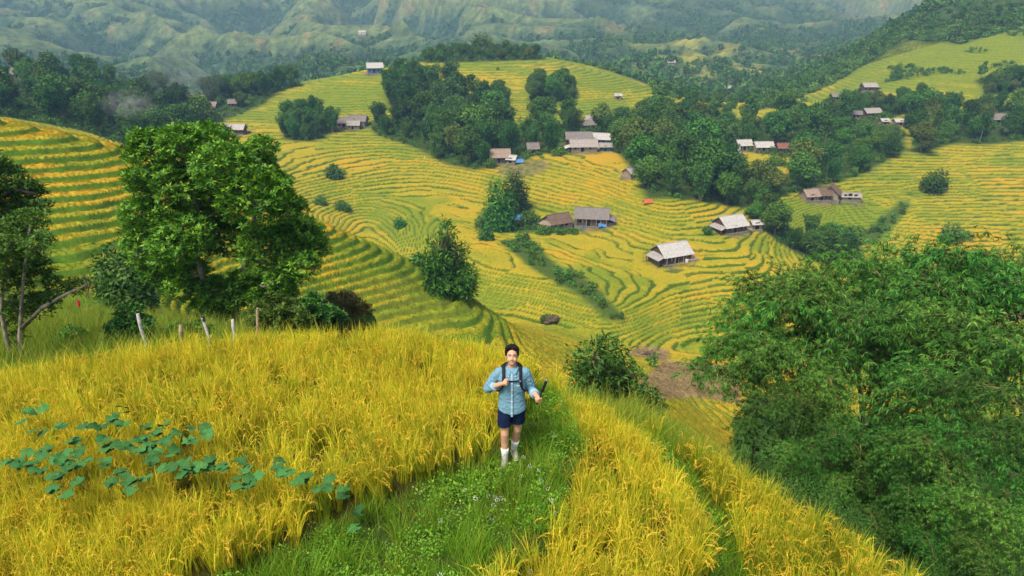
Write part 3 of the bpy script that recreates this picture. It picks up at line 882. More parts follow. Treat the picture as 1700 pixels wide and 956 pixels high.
# ------------------------------------------------------------------ farmhouses
def mat_roof(name, col, rust, amt=0.5, scale=1.2):
    m, t, b = mat_new(name)
    tc = t.nodes.new('ShaderNodeTexCoord')
    n1_ = t.nodes.new('ShaderNodeTexNoise'); n1_.inputs['Scale'].default_value = scale; n1_.inputs['Detail'].default_value = 7; n1_.inputs['Roughness'].default_value = .7
    t.links.new(tc.outputs['Object'], n1_.inputs['Vector'])
    r_ = t.nodes.new('ShaderNodeValToRGB'); r_.color_ramp.elements[0].position = .42 - .15 * amt; r_.color_ramp.elements[1].position = .72
    r_.color_ramp.elements[0].color = (*col, 1); r_.color_ramp.elements[1].color = (*rust, 1)
    t.links.new(n1_.outputs['Fac'], r_.inputs['Fac']); t.links.new(r_.outputs['Color'], b.inputs['Base Color'])
    b.inputs['Roughness'].default_value = .65; b.inputs['Specular IOR Level'].default_value = .3
    return m
R_WHITE = mat_roof('white_cement_sheet', (.47, .48, .48), (.26, .24, .22), .35, 2.2)
R_GREY = mat_roof('grey_cement_sheet', (.22, .21, .21), (.12, .10, .085), .6, 1.8)
R_LIGHT = mat_roof('pale_grey_sheet', (.36, .35, .35), (.20, .175, .155), .5, 2.0)
R_BROWN = mat_roof('brown_roof', (.15, .10, .07), (.09, .06, .045), .6)
R_TAN = mat_roof('tan_roof', (.30, .235, .19), (.20, .15, .12), .5)
R_RED = mat_roof('red_roof', (.22, .09, .07), (.15, .06, .05), .4)
W_WOOD = mat_plain('plank_wall', (.11, .075, .05), .85, .45, 3, .15, .4)
W_PALE = mat_plain('pale_plank_wall', (.30, .25, .20), .85, .35, 3, .15, .4)
W_BLUE = mat_plain('blue_wall', (.05, .15, .34), .7, .2, 3)
W_WHITE = mat_plain('white_wall', (.62, .60, .57), .8, .15, 3)
W_DARK = mat_plain('dark_opening', (.012, .010, .009), .9, .2, 3)
M_stone = mat_plain('stone_base', (.20, .18, .16), .95, .4, 2.5, .1, .6)
M_tarpb = mat_plain('blue_tarp', (.03, .17, .42), .5, .2, 2, .4)
M_tarpr = mat_plain('rust_red_tarp', (.38, .10, .03), .7, .25, 2)
def bx(x0, x1, y0, y1, z0, z1):
    V = np.array([(x, y, z) for z in (z0, z1) for y in (y0, y1) for x in (x0, x1)], float)
    return V, np.array([(0, 2, 3, 1), (4, 5, 7, 6), (0, 1, 5, 4), (2, 6, 7, 3), (0, 4, 6, 2), (1, 3, 7, 5)])
def sheet_roof(x0, x1, ya, za, yb, zb, pitch=.30, th=.05, rows=2):
    """ribbed sheet from the eave line (ya, za) up to the ridge line (yb, zb), rows lapped over one another"""
    parts = []; n = max(6, int((x1 - x0) / pitch)) ; nn = n * 2 + 1
    for k in range(rows):
        t0, t1 = k / rows - (.03 if k else 0), (k + 1) / rows
        up = .035 * (rows - 1 - k) * 0 + .03 * (k % 2) 
        xs = np.linspace(x0, x1, nn); dzr = np.where(np.arange(nn) % 2 == 0, 0, .06)
        V = []
        for t, lift in ((t0, 0.05 if k else 0.0), (t1, 0.0)):
            yy = ya + (yb - ya) * t; zz = za + (zb - za) * t + lift
            V += [(x, yy, zz + d) for x, d in zip(xs, dzr)]
            V += [(x, yy, zz + d - th) for x, d in zip(xs, dzr)]
        F = []
        for i in range(nn - 1):
            F += [(i, i + 1, 2 * nn + i + 1, 2 * nn + i), (nn + i + 1, nn + i, 3 * nn + i, 3 * nn + i + 1), (i + 1, i, nn + i, nn + i + 1), (2 * nn + i, 2 * nn + i + 1, 3 * nn + i + 1, 3 * nn + i)]
        F += [(0, 2 * nn, 3 * nn, nn), (nn - 1, 2 * nn - 1, 4 * nn - 1, 3 * nn - 1)]
        parts.append((np.array(V), np.array(F)))
    return join(parts)
def plank_wall(x0, x1, y, z0, z1, face, along='x', gable=None, w=.28):
    """upright boards of uneven depth; gable = (middle, peak height) for a triangular top"""
    parts = []; n = max(3, int((x1 - x0) / w)); e = np.linspace(x0, x1, n + 1); q = np.random.default_rng(int(abs(x0 * 97 + y * 31)) + 3)
    for i in range(n):
        a, b_ = e[i] + .012, e[i + 1] - .012; o = .02 * q.random()
        top = z1 if gable is None else z1 + gable * (1 - abs(((a + b_) / 2) - (x0 + x1) / 2) / ((x1 - x0) / 2))
        V, F = bx(a, b_, y - .05, y + .05, z0, top); V[:, 1] += face * o
        if along == 'y': V = V[:, [1, 0, 2]]; F = F[:, ::-1]
        parts.append((V, F))
    return join(parts)
def part(name, VF, mat, parent): return data_obj(name, poly_mesh(name, VF[0], VF[1], mat), parent)
def house(px, py, label, W, D, wh, rh, yaw, roof, wall, y0=100, y1=520, lean=None, lean_mat=None, porch=False, cat='farmhouse', name='farmhouse', y=None, dark=True, hip=0.0, over=.6, nwin=2):
    h = hit(px, py, y0, y1) if y is None else at_y(px, py, y)
    if h is None: print('no ground for', label); return None
    if y is not None: h.z = gz(h.x, h.y)
    a = math.radians(yaw); c, s = math.cos(a), math.sin(a)
    zs = [gz(h.x + c * i * W / 2 - s * j * D / 2, h.y + s * i * W / 2 + c * j * D / 2) for i in (-1, 1) for j in (-1, 1)]
    h.z = max(np.mean(zs), h.z) + .05
    e = empty(name, h, a); tag(e, label, cat)
    HOUSE_CLEAR.append((h.x, h.y, max(W, D) * .75)); HOUSE_PIX.append((px, py, h.y, W * .5 / h.y * FPX))
    x0, x1, ya, yb = -W / 2, W / 2, -D / 2, D / 2
    part('plinth', bx(x0 - .3, x1 + .3, ya - .5, yb + .3, -max(1.0, h.z - min(zs) + .6), .02), M_stone, e)
    part('wall', plank_wall(x0, x1, ya, .02, wh, -1), wall, e)
    part('wall', plank_wall(x0, x1, yb, .02, wh, 1), wall, e)
    part('wall', plank_wall(ya + .06, yb - .06, x0, .02, wh, -1, 'y', rh - .15), wall, e)
    part('wall', plank_wall(ya + .06, yb - .06, x1, .02, wh, 1, 'y', rh - .15), wall, e)
    drop = over * rh / (D / 2)
    r1_ = part('roof_slope', sheet_roof(x0 - over, x1 + over, ya - over, wh - drop + .06, .03, wh + rh + .06), roof, e)
    part('roof_slope', sheet_roof(x0 - over, x1 + over, yb + over, wh - drop + .06, -.03, wh + rh + .06), roof, e)
    V, F = tube([(x0 - over - .05, 0, wh + rh + .12), (x1 + over + .05, 0, wh + rh + .12)], [.11, .11], 6); part('ridge_cap', (V, F), roof, e)
    dx = x0 + W * .42
    dr = part('door', bx(dx - .55, dx + .55, ya - .09, ya - .06, .05, 2.0), W_DARK, e)
    for k in (-1, 1): part('door_jamb', bx(dx + k * .60 - .05, dx + k * .60 + .05, ya - .13, ya - .062, .05, 2.1), W_PALE, dr)
    for k in range(nwin):
        wx = x0 + W * (.15, .72, .88)[k]
        wn = part('window', bx(wx - .42, wx + .42, ya - .09, ya - .062, .9, 1.75), W_DARK, e)
        part('shutter', bx(wx + .43, wx + .82, ya - .13, ya - .08, .88, 1.77), W_PALE, wn)
    if porch:
        for k in range(4):
            X = x0 + .2 + (W - .4) * k / 3
            part('post', bx(X - .08, X + .08, ya - over + .05, ya - over + .21, .0, wh - drop * .85), W_PALE, e)
    if lean:      # lower roof on one gable side
        sgn, lw = lean; xa = x0 if sgn < 0 else x1; xb = xa + sgn * lw
        lo = sheet_roof(ya - over * .5, yb * .7, -(abs(xb)) - .3, wh * .62, -abs(xa) + .12, wh * .98)
        V = lo[0].copy(); V = np.stack([sgn * -V[:, 1], V[:, 0], V[:, 2]], -1)
        part('lean_to_roof', (V, lo[1] if sgn < 0 else lo[1][:, ::-1]), lean_mat or roof, e)
        for Y in (ya - .1, yb * .55): part('post', bx(xb - .08, xb + .08, Y, Y + .16, -.3, wh * .60), W_WOOD, e)
        part('lean_to_wall', plank_wall(ya, yb * .6, xb - sgn * .5, -.2, wh * .55, sgn, 'y'), W_WOOD, e)
    return e
HOUSE_CLEAR = []; HOUSE_PIX = []
H_ = house
eA = H_(1113, 431, 'lone farmhouse with broad white roof in the middle of the valley terraces', 7.6, 6.0, 2.2, 2.0, 24, R_WHITE, W_WOOD, lean=(-1, 2.0), lean_mat=R_LIGHT, porch=True)
H_(925, 377, 'low brown roofed farmhouse beside the bigger grey one', 6.2, 5.4, 2.0, 1.7, 28, R_BROWN, W_PALE, lean=(-1, 1.8), lean_mat=R_TAN)
H_(982, 371, 'large grey roofed timber farmhouse right of the brown roof', 8.8, 6.6, 2.4, 2.0, -8, R_GREY, W_WOOD, porch=True, lean=(1, 2.0))
H_(1210, 383, 'grey and white roofed farmhouse against the tree belt', 6.8, 5.8, 1.9, 2.0, 24, R_WHITE, W_WOOD, lean=(-1, 1.8), lean_mat=R_LIGHT)
H_(1254, 380, 'tiny white roofed shed right of the farmhouse by the belt', 2.4, 2.0, 1.7, .6, 10, R_WHITE, W_RED if 'W_RED' in globals() else W_PALE, cat='shed', name='shed', nwin=0)
H_(968, 250, 'long white and grey roofed house at the head of the middle terraces', 9.5, 5.5, 2.1, 2.0, 4, R_LIGHT, W_PALE, porch=True, lean=(-1, 2.2), lean_mat=R_WHITE, y0=230)
H_(960, 241, 'long dark grey roof just behind the white and grey house', 9.5, 5.0, 3.0, 2.0, 4, R_GREY, W_WOOD, y0=255)
H_(997, 240, 'blue walled house with bright white gable roof above the terraces', 7.0, 4.5, 2.6, 1.7, -14, R_WHITE, W_BLUE, y0=250)
H_(1005, 250, 'small blue walled shed with grey roof at the right of the group', 3.8, 3.0, 1.8, .9, 0, R_LIGHT, W_BLUE, cat='shed', name='shed', y0=230, nwin=1)
H_(830, 269, 'tan roofed farmhouse under the wood of the central hill', 6.6, 5.0, 2.4, 2.2, 6, R_TAN, W_WOOD, y0=225)
H_(850, 270, 'small white roofed lean shed beside the tan roofed farmhouse', 2.8, 2.6, 1.6, 1.0, -20, R_WHITE, W_PALE, cat='shed', name='shed', y0=225, nwin=1)
H_(884, 253, 'small dark hut half lost in the trees', 3.8, 3.2, 2.0, 1.6, 10, R_GREY, W_WOOD, cat='hut', name='hut', y0=230, nwin=1)
H_(1046, 293, 'little hut with pale wall at the right end of the middle terraces', 3.6, 3.4, 1.7, 1.2, 42, R_LIGHT, W_PALE, cat='hut', name='hut', y0=180, nwin=1)
H_(390, 223, 'long white roofed hut at the top of the left terraces', 8.8, 5.0, 2.0, 1.6, 0, R_WHITE, W_WOOD, y0=240, nwin=2)
H_(573, 211, 'grey farm hut leftmost of three by the copse', 6.5, 5.0, 2.2, 1.8, 12, R_GREY, W_PALE, y0=250)
H_(595, 208, 'wide grey farm hut rightmost of three by the copse', 7.5, 5.0, 2.3, 1.9, -6, R_GREY, W_PALE, y0=250, porch=True)
H_(588, 214, 'small grey hut in front of the other two by the copse', 4.6, 3.6, 2.0, 1.4, 4, R_LIGHT, W_PALE, cat='hut', name='hut', y0=250)
H_(623, 122, 'blue house with white roof on the left hilltop crest', 8.0, 6.0, 2.9, 2.2, 14, R_WHITE, W_BLUE, y0=330, y1=470)
H_(575, 119, 'low grey hut on the crest of the left hill', 8.0, 4.0, 1.6, 1.2, 0, R_LIGHT, W_PALE, cat='hut', name='hut', y0=340, y1=470)
H_(975, 213, 'grey roofed hut in the trees above the middle group of houses', 5.5, 4.2, 2.0, 1.5, 24, R_GREY, W_WOOD, cat='hut', name='hut', y0=280)
H_(980, 203, 'small pale roof highest among the trees above the middle group', 3.6, 3.0, 1.8, 1.2, 0, R_LIGHT, W_PALE, cat='hut', name='hut', y0=290)
H_(1233, 249, 'white roofed house in the gully wood, left of two', 5.6, 4.6, 2.4, 1.7, 8, R_WHITE, W_PALE, y0=230)
H_(1266, 250, 'wide white roof in the gully wood, right of two', 7.0, 4.6, 2.0, 1.6, 4, R_WHITE, W_PALE, y0=230)
H_(1302, 252, 'reddish brown roof in the gully wood beside the white roofs', 6.2, 4.2, 2.0, 1.4, 0, R_RED, W_WOOD, y0=230)
H_(1343, 332, 'small thatched hut leftmost of the row on the right terraces', 4.2, 3.6, 1.7, 1.5, 14, R_TAN, W_PALE, cat='hut', name='hut', y0=190)
H_(1378, 328, 'grey brown gabled farmhouse in the row on the right terraces', 5.4, 5.0, 1.9, 2.1, 60, R_BROWN, W_PALE, y0=190)
H_(1360, 330, 'brown roofed house partly behind the small hut on the right', 5.0, 4.0, 1.9, 1.7, 6, R_BROWN, W_WOOD, y0=195)
H_(1410, 330, 'long low shed with pale roof rightmost of the row', 5.6, 2.6, 1.1, .7, -4, R_LIGHT, W_PALE, cat='shed', name='shed', y0=190)
H_(1441, 150, 'grey roofed farmhouse on the upper right terraces', 7.5, 5.0, 2.2, 1.7, 6, R_LIGHT, W_WOOD, y0=330, lean=(1, 2.4), lean_mat=R_TAN)
H_(1388, 166, 'grey hut at the edge of the upper right trees', 6.0, 4.0, 1.8, 1.4, 4, R_GREY, W_WOOD, cat='hut', name='hut', y0=300)
H_(1418, 197, 'grey fronted barn left of the pale roofed house', 5.2, 4.0, 2.4, 1.2, -20, R_GREY, W_PALE, cat='barn', name='barn', y0=250)
H_(1445, 193, 'pale roofed farmhouse in the gap of the right hand woods', 8.0, 4.6, 2.0, 1.6, 14, R_LIGHT, W_WOOD, y0=250)
H_(1467, 206, 'little white shed, left of two on the right field edge', 3.2, 2.6, 1.6, .8, 8, R_WHITE, W_RED if 'W_RED' in globals() else W_PALE, cat='shed', name='shed', y0=240)
H_(1493, 207, 'white roofed shed, right of two on the right field edge', 5.0, 3.0, 1.6, .9, 4, R_WHITE, W_PALE, cat='shed', name='shed', y0=240)
H_(1653, 206, 'grey roofed farmhouse in the right hand wood', 6.5, 5.0, 2.4, 1.8, -6, R_GREY, W_BLUE, y0=220)
H_(30, 131, 'grey roofed house among the trees of the left ridge', 7.0, 5.0, 2.4, 1.9, 0, R_GREY, W_PALE, y0=180)
H_(350, 184, 'tan roofed hut at the foot of the left hill', 6.0, 4.5, 2.2, 1.8, 0, R_TAN, W_WOOD, cat='hut', name='hut', y0=260)
H_(388, 177, 'small grey hut right of the tan one below the left hill', 3.6, 3.2, 2.0, 1.4, 8, R_GREY, W_WOOD, cat='hut', name='hut', y0=260)
H_(1026, 165, 'tiny pale hut on the right slope of the central hill', 3.0, 2.6, 1.8, .8, 0, R_WHITE, W_PALE, cat='hut', name='hut', y0=300)
H_(1208, 150, 'distant grey house beyond the head of the valley', 8.0, 5.0, 2.2, 1.8, 0, R_LIGHT, W_WOOD, y0=420, y1=1100)
H_(1114, 108, 'distant white roofed hut on the far valley fields', 7.0, 5.0, 2.2, 1.8, 0, R_WHITE, W_PALE, cat='hut', name='hut', y0=420, y1=1300)
H_(602, 58, 'white speck of a house far up on the mountain', 12.0, 8.0, 4.0, 2.5, 0, R_WHITE, W_WHITE, y0=700, y1=2600)
# a small white monument by the gully houses
h = hit(1226, 258, 230, 400)
if h:
    e = empty('monument', h); tag(e, 'small stepped white monument by the white roofed houses', 'monument'); HOUSE_CLEAR.append((h.x, h.y, 3))
    part('base', bx(-1.0, 1.0, -1.0, 1.0, -1, 1.2), W_WHITE, e); part('shaft', bx(-.6, .6, -.6, .6, 1.2, 2.6), W_WHITE, e); part('cap', bx(-.35, .35, -.35, .35, 2.6, 3.4), W_WHITE, e)
HOUSE_CLEAR += [(at_y(870, 300, 236).x, 240, 8)]
def tarp(px, py, w_, hh, mat, lab, y0=100, name='tarp', yaw=0):
    h = hit(px, py, y0, 420)
    if h is None: return
    n = 9; V = []; F = []; q = np.random.default_rng(int(px))
    for j in range(n):
        for i in range(n):
            u, v = i / (n - 1) - .5, j / (n - 1) - .5
            V.append((u * w_, v * w_ * .8, hh * (1 - 1.6 * abs(v)) + .06 * q.normal() * hh + .1))
    for j in range(n - 1):
        for i in range(n - 1): F.append((j * n + i, j * n + i + 1, (j + 1) * n + i + 1, (j + 1) * n + i))
    V = np.array(V); V = np.concatenate([V, V - [0, 0, .04]]); F = np.array(F); F = np.concatenate([F, F[:, ::-1] + n * n])
    o = data_obj(name, poly_mesh(name, V, F, mat, True)); o.location = h; o.rotation_euler = (0, 0, yaw); tag(o, lab, 'tarp')
tarp(857, 366, 3.0, 1.6, M_tarpb, 'blue tarp shelter among the bushes left of the brown roof')
tarp(862, 271, 3.0, 1.4, M_tarpb, 'blue tarp on the ground right of the white lean shed', 225)
tarp(1075, 338, 2.6, 1.3, M_tarpr, 'rust red tarp at the foot of the gully wood', 180)
tarp(1000, 377, 2.4, 1.1, M_tarpb, 'pale blue tarp in the yard of the big grey farmhouse')
# clutter in the yards: barrels, wood stacks, a fence of stakes
def yard(px, py, y0, q):
    h = hit(px, py, y0, 420); return h
cb = [('blue barrel standing at the front of the white roofed farmhouse', 1102, 434, M_tarpb), ('white water drum standing by the white roofed farmhouse porch', 1092, 432, W_WHITE), ('white sack pile drum right of the white roofed farmhouse', 1140, 436, W_WHITE),
      ('blue barrel in front of the big grey farmhouse', 968, 379, M_tarpb), ('white drum between the brown and grey farmhouses', 948, 378, W_WHITE), ('dark drum left of the brown roofed farmhouse', 905, 379, M_cap if 'M_cap' in globals() else W_DARK)]
for lab, px, py, mt in cb:
    h = hit(px, py, 120, 300)
    if h is None: continue
    e = empty('barrel', h); tag(e, lab, 'barrel')
    V, F = tube([(0, 0, -.1), (0, 0, .05), (0, 0, .45), (0, 0, .9), (0, 0, .95)], [.36, .38, .42, .38, .34], 12); part('body', (V, F), mt, e)
    V, F = tube([(0, 0, .95), (0, 0, .99)], [.32, .30], 12); part('lid', (V, F), W_DARK, e)
for lab, px, py, yw in [('stack of cut firewood at the right of the white roofed farmhouse', 1150, 433, .4), ('stack of firewood in the yard of the grey farmhouse', 1012, 374, .1), ('stack of poles right of the farmhouse by the belt', 1240, 384, .3)]:
    h = hit(px, py, 120, 300)
    if h is None: continue
    e = empty('woodpile', h, yw); tag(e, lab, 'firewood'); q = np.random.default_rng(px)
    lm = [poly_mesh('log', *tube([(-1.3, 0, 0), (0, .02, .02), (1.3, 0, 0)], [.11, .12, .10], 6), W_PALE) for _ in range(1)]
    for k in range(18):
        o = data_obj('log', lm[0], e); o.location = (q.normal() * .15, (k % 6) * .23 - .6, .12 + (k // 6) * .2); o.rotation_euler = (q.random() * 6, 0, q.normal() * .05)
# rocks, brush, the mound on the terrace
M_rock = mat_plain('dark_rock', (.10, .075, .055), .95, .5, 4, .15, .8)
M_rivers = mat_plain('river_stone', (.26, .20, .18), .9, .4, 3, .2, .6)
M_moss = mat_plain('moss', (.04, .085, .015), .95, .4, 5, .1, .6)
def rock_mesh(seed, sq=.75):
    V, F = ellip((0, 0, 0), (1, 1, sq), n=14); q = seed * 7.1
    d = 1 + .28 * vnoise(V[:, 0] * 1.4 + q, V[:, 1] * 1.4 + V[:, 2] * 1.1, seed) + .10 * vnoise(V[:, 0] * 4 + q, V[:, 1] * 4 + V[:, 2] * 3, seed + 1)
    return V * d[:, None], F
for i, (px, py, s, y, lab) in enumerate([(532, 498, .42, 31, 'dark brown rock leftmost in the bank beyond the field'), (556, 487, .36, 32, 'dark rock at the top of the bank beyond the field'), (580, 488, .50, 32, 'largest dark rock of the bank, upper right'),
        (572, 506, .40, 31, 'dark rock at the foot of the bank, in the middle'), (592, 503, .42, 31, 'dark rock at the right end of the bank'), (522, 512, .30, 30.5, 'low brown rock by the straggling shrub')]):
    p = at_y(px, py, y); V, F = rock_mesh(i + 3, 1.0); o = data_obj('rock', poly_mesh('rock', V * s, F, M_rock, True)); g_ = gz(p.x, p.y)
    p.z -= .25; s *= .72; V = V * .72; o.data = poly_mesh('rock', V * (s / .72), F, M_rock, True); o.location = p; tag(o, lab, 'rock', 'rocks of the bank beyond the field')
    # the bank they sit in
    if i == 3:
        V, F = rock_mesh(19, .8); b_ = data_obj('earth_bank', poly_mesh('earth_bank', V * np.array([2.0, 1.2, max(1.5, (p.z - g_) * 1.0)]), F, M_moss, True)); b_.location = (p.x - .3, p.y + 1.0, g_ + (p.z - g_) * .15); tag(b_, kind='structure')
h = hit(913, 536, 95, 200)
if h:
    e = empty('overgrown_boulder', h, .2); tag(e, 'dark boulder with a green overgrown top standing alone on the terraces', 'boulder')
    V, F = rock_mesh(8, .75); part('rock', (V * np.array([2.1, 1.3, 1.15]) + [0, 0, .6], F), M_rock, e)
    V, F = lobes_leaves([(-.6, 0, 1.1, 1.2, 1.0, .45), (.6, 0, 1.0, 1.2, .9, .42), (-1.5, 0, .6, .6, .7, .5)], 900, .32, .14, np.random.default_rng(4)); data_obj('greenery', quad_mesh('greenery', V, F, M_dark_leaf), e)
for i, (px, py, s) in enumerate([(1668, 520, .8), (1680, 526, 1.0), (1692, 531, .7), (1674, 534, .6), (1697, 522, .9), (1660, 530, .5), (1686, 517, .5)]):
    h = hit(px, py, 90, 260)
    if h is None: continue
    V, F = rock_mesh(i + 30, .6); o = data_obj('river_stone', poly_mesh('river_stone', V * s, F, M_rivers, True)); o.location = h; tag(o, 'rounded reddish stone in the stream bed at the right edge', 'stone', 'stones of the stream bed')
h = hit(1075, 590, 90, 200)
if h:
    q = np.random.default_rng(12); ps = []
    for k in range(60):
        a = q.normal(size=3) * [1.5, .7, .15] + [0, 0, .35]; d = q.normal(size=3) * [1.0, .8, .3]; ps.append(tube([tuple(a - d), tuple(a), tuple(a + d * .8)], [.03, .05, .02], 4))
    V, F = join(ps); o = data_obj('brush_pile', poly_mesh('brush_pile', V, F, M_bark)); o.location = h; tag(o, 'heap of dry brown branches on the bare terrace left of the bamboo', 'brush pile'); 
for i, (px, py, hh, lab) in enumerate([(1028, 293, 2.6, 'thin pole with a white foot in the middle terraces'), (557, 376, 1.2, 'small white stake on the terraces behind the big tree, left of two'), (566, 369, 1.2, 'small white stake on the terraces behind the big tree, right of two'),
        (705, 263, 1.3, 'white stake in the upper terraces below the wood'), (1338, 268, 1.2, 'white stake at the top edge of the right terraces')]):
    h = hit(px, py, 60, 420)
    if h is None: continue
    e = empty('marker_stake', h); tag(e, lab, 'stake'); V, F = tube([(0, 0, -.2), (0, 0, hh)], [.09, .08], 6); part('stake', (V, F), W_PALE, e)
    V, F = tube([(0, 0, .0), (0, .0, .55)], [.16, .15], 6); part('white_wrap', (V, F), W_WHITE, e)
p = at_y(130, 503, 27.0)
e = empty('red_cloth_stake', (p.x, p.y, gz(p.x, p.y))); tag(e, 'small red cloth tied to a stick on the grassy slope at left', 'cloth')
V, F = tube([(0, 0, -.1), (0, 0, p.z - e.location.z + .25)], [.012, .01], 6); part('stick', (V, F), W_WOOD, e)
V, F = loft([(p.z - e.location.z - .14, .05, .04, 0), (p.z - e.location.z, .07, .05, .01), (p.z - e.location.z + .14, .03, .03, 0)], 12) if 'loft' in globals() else bx(-.06, .06, -.05, .05, p.z - e.location.z - .14, p.z - e.location.z + .14)
part('cloth', (V, F), mat_plain('red_cloth', (.55, .02, .04), .7, .2, 10), e)
# smoke drifting from the wood of the left ridge
def smoke(px, py, y, rx, ry, rz, dens, lab):
    c = at_y(px, py, y); V, F = rock_mesh(5, 1.0); o = data_obj('smoke', poly_mesh('smoke', V * np.array([rx, ry, rz]), F, None, True) if False else quad_mesh('smoke', V * np.array([rx, ry, rz]), np.array([f for f in F if f[2] != f[3]]), None))
    me = bpy.data.meshes.new('smoke'); me.from_pydata((V * np.array([rx, ry, rz])).tolist(), [], [tuple(f[:3]) if f[2] == f[3] else tuple(f) for f in F.tolist()]); o.data = me
    m = bpy.data.materials.new('smoke_air'); m.use_nodes = True; t = m.node_tree; t.nodes.remove(t.nodes['Principled BSDF'])
    v = t.nodes.new('ShaderNodeVolumePrincipled'); v.inputs['Color'].default_value = (.85, .93, 1.0, 1); v.inputs['Absorption Color'].default_value = (1, 1, 1, 1)
    tc = t.nodes.new('ShaderNodeTexCoord'); n_ = t.nodes.new('ShaderNodeTexNoise'); n_.inputs['Scale'].default_value = 3.2 / rz; n_.inputs['Detail'].default_value = 4
    t.links.new(tc.outputs['Object'], n_.inputs['Vector'])
    mp = t.nodes.new('ShaderNodeMapping'); mp.inputs['Scale'].default_value = (1 / rx, 1 / ry, 1 / rz); t.links.new(tc.outputs['Object'], mp.inputs['Vector'])
    ln = t.nodes.new('ShaderNodeVectorMath'); ln.operation = 'LENGTH'; t.links.new(mp.outputs[0], ln.inputs[0])
    f1 = t.nodes.new('ShaderNodeMapRange'); f1.inputs['From Min'].default_value = .85; f1.inputs['From Max'].default_value = .1; t.links.new(ln.outputs['Value'], f1.inputs['Value'])
    f2 = t.nodes.new('ShaderNodeMapRange'); f2.inputs['From Min'].default_value = .38; f2.inputs['From Max'].default_value = .70; t.links.new(n_.outputs['Fac'], f2.inputs['Value'])
    mu = t.nodes.new('ShaderNodeMath'); mu.operation = 'MULTIPLY'; t.links.new(f1.outputs[0], mu.inputs[0]); t.links.new(f2.outputs[0], mu.inputs[1])
    m2 = t.nodes.new('ShaderNodeMath'); m2.operation = 'MULTIPLY'; m2.inputs[1].default_value = dens; t.links.new(mu.outputs[0], m2.inputs[0]); t.links.new(m2.outputs[0], v.inputs['Density'])
    t.links.new(v.outputs[0], t.nodes['Material Output'].inputs['Volume']); o.data.materials.append(m); o.location = c; tag(o, lab, 'smoke')
    return o
smoke(212, 172, 215, 12.0, 5, 6.0, .13, 'dense bluish smoke puff rising from the wood on the left ridge')
smoke(300, 138, 330, 26, 16, 17, .022, 'faint veil of drifting smoke above the saddle behind the big tree')
wood_trees()
print('wood trees', len(TREES))
# ---- far woods and scrub, one mass each
def low_tree(seed, H, W, n, L, mat, asp=.6):
    r = np.random.default_rng(seed)
    lobes = [(r.normal() * W * .16, r.normal() * W * .16, H * (.35 + .5 * r.random()), W * .26, W * .26, H * .2) for i in range(6)] + [(0, 0, H * .5, W * .36, W * .36, H * .42)]
    V, F = lobes_leaves(lobes, n, L, L * asp, r)
    return quad_mesh('far_tree', V, F, mat)
FAR_T = [low_tree(s, 9, 7, 420, 1.3, M_wood_leaf) for s in (31,)] + [low_tree(s, 5, 7, 320, 1.2, M_scrub) for s in (33, 34, 35, 36)]
def ridge_w(x, y):
    z = sample(GZ, x, y); px, py = to_pix(x, y, z)
    m = (px > 1250) & (y > 330) & (py < ridge_line(px))
    m = m | ((px > 1080) & (px < 1330) & (py > 120) & (py < 200) & (y > 385) & (y < 700) & (vnoise(x / 30, y / 30, 5) > -0.1))
    d = 0.22 + 0.9 * vnoise(x / 30, y / 30, 9)
    edge = (px > 1250) & (np.abs(py - ridge_line(px) + 14) < 16)
    return np.clip(m * (d + edge * 0.8), 0, 1)
x, y = ground_points(26000, 330, 680, 0.15, 0.88, ridge_w, 4)
scatter('ridge_wood', np.stack([x, y, sample(GZ, x, y) - .3], -1), rng.random(len(x)) * 6.28, 0.25 + 0.6 * rng.random(len(x)) ** 1.5, FAR_T)
def mount_w(x, y):
    z = sample(GZ, x, y); px, py = to_pix(x, y, z)
    g = sample(cv, x, y); d = sample(dkw, x, y); mf = sample(mfield, x, y)
    a = 0.18 + 0.9 * g + 0.5 * d + 0.5 * vnoise(x / 45, y / 45, 232) + 0.30 * (y < 820)
    return np.clip(a, 0, 1) * (py > -25) * (1 - .85 * mf)
x, y = ground_points(190000, 560, 2300, -0.84, 0.84, mount_w, 6)
FAR_M = [low_tree(s, 10, 10, 70, 3.4, M_wood_leaf) for s in (41, 42, 43)]
scatter('mountain_wood', np.stack([x, y, sample(GZ, x, y) - .5], -1), rng.random(len(x)) * 6.28, (0.32 + 0.5 * rng.random(len(x)) ** 2), FAR_M)
print('mountain trees', len(x))
# ------------------------------------------------------------------ near trees, each grown on its own skeleton
def rosette_leaves(C, r, k, L, W, flat=0.55):
    """k leaves fanning out round each centre"""
    n = len(C); P = np.repeat(C, k, 0)
    ax = unit(rand_dir(n, r) * 0.6 + np.array([0, 0, 0.75]))
    ax = np.repeat(ax, k, 0)
    a = np.tile(np.arange(k) / k * 6.283, n) + np.repeat(r.random(n) * 6.28, k) + r.normal(size=n * k) * .2
    ref = unit(np.cross(ax, rand_dir(n * k, r) * 0.01 + np.array([1.0, 0.3, 0.1]))); b2 = np.cross(ax, ref)
    rad = ref * np.cos(a)[:, None] + b2 * np.sin(a)[:, None]
    D = unit(rad + ax * (flat + 0.35 * r.normal(size=(n * k, 1))))
    s = 0.7 + 0.6 * r.random(n * k)
    return leaf_quads(P + D * 0.02, D, ax + 0.15 * rand_dir(n * k, r), L * s, W * s, 0.12)

def shell_points(lobes, n, r, shell=0.5):
    lb = np.array(lobes, float)
    a = lb[:, 3] ** 2; k = r.choice(len(lb), n, p=a / a.sum())
    d = rand_dir(n, r); d[:, 2] = np.abs(d[:, 2]) * np.where(r.random(n) < 0.75, 1, -1)
    rad = shell + (1.05 - shell) * r.random(n) ** 0.6
    return lb[k, :3] + unit(d) * lb[k, 3:6] * rad[:, None]

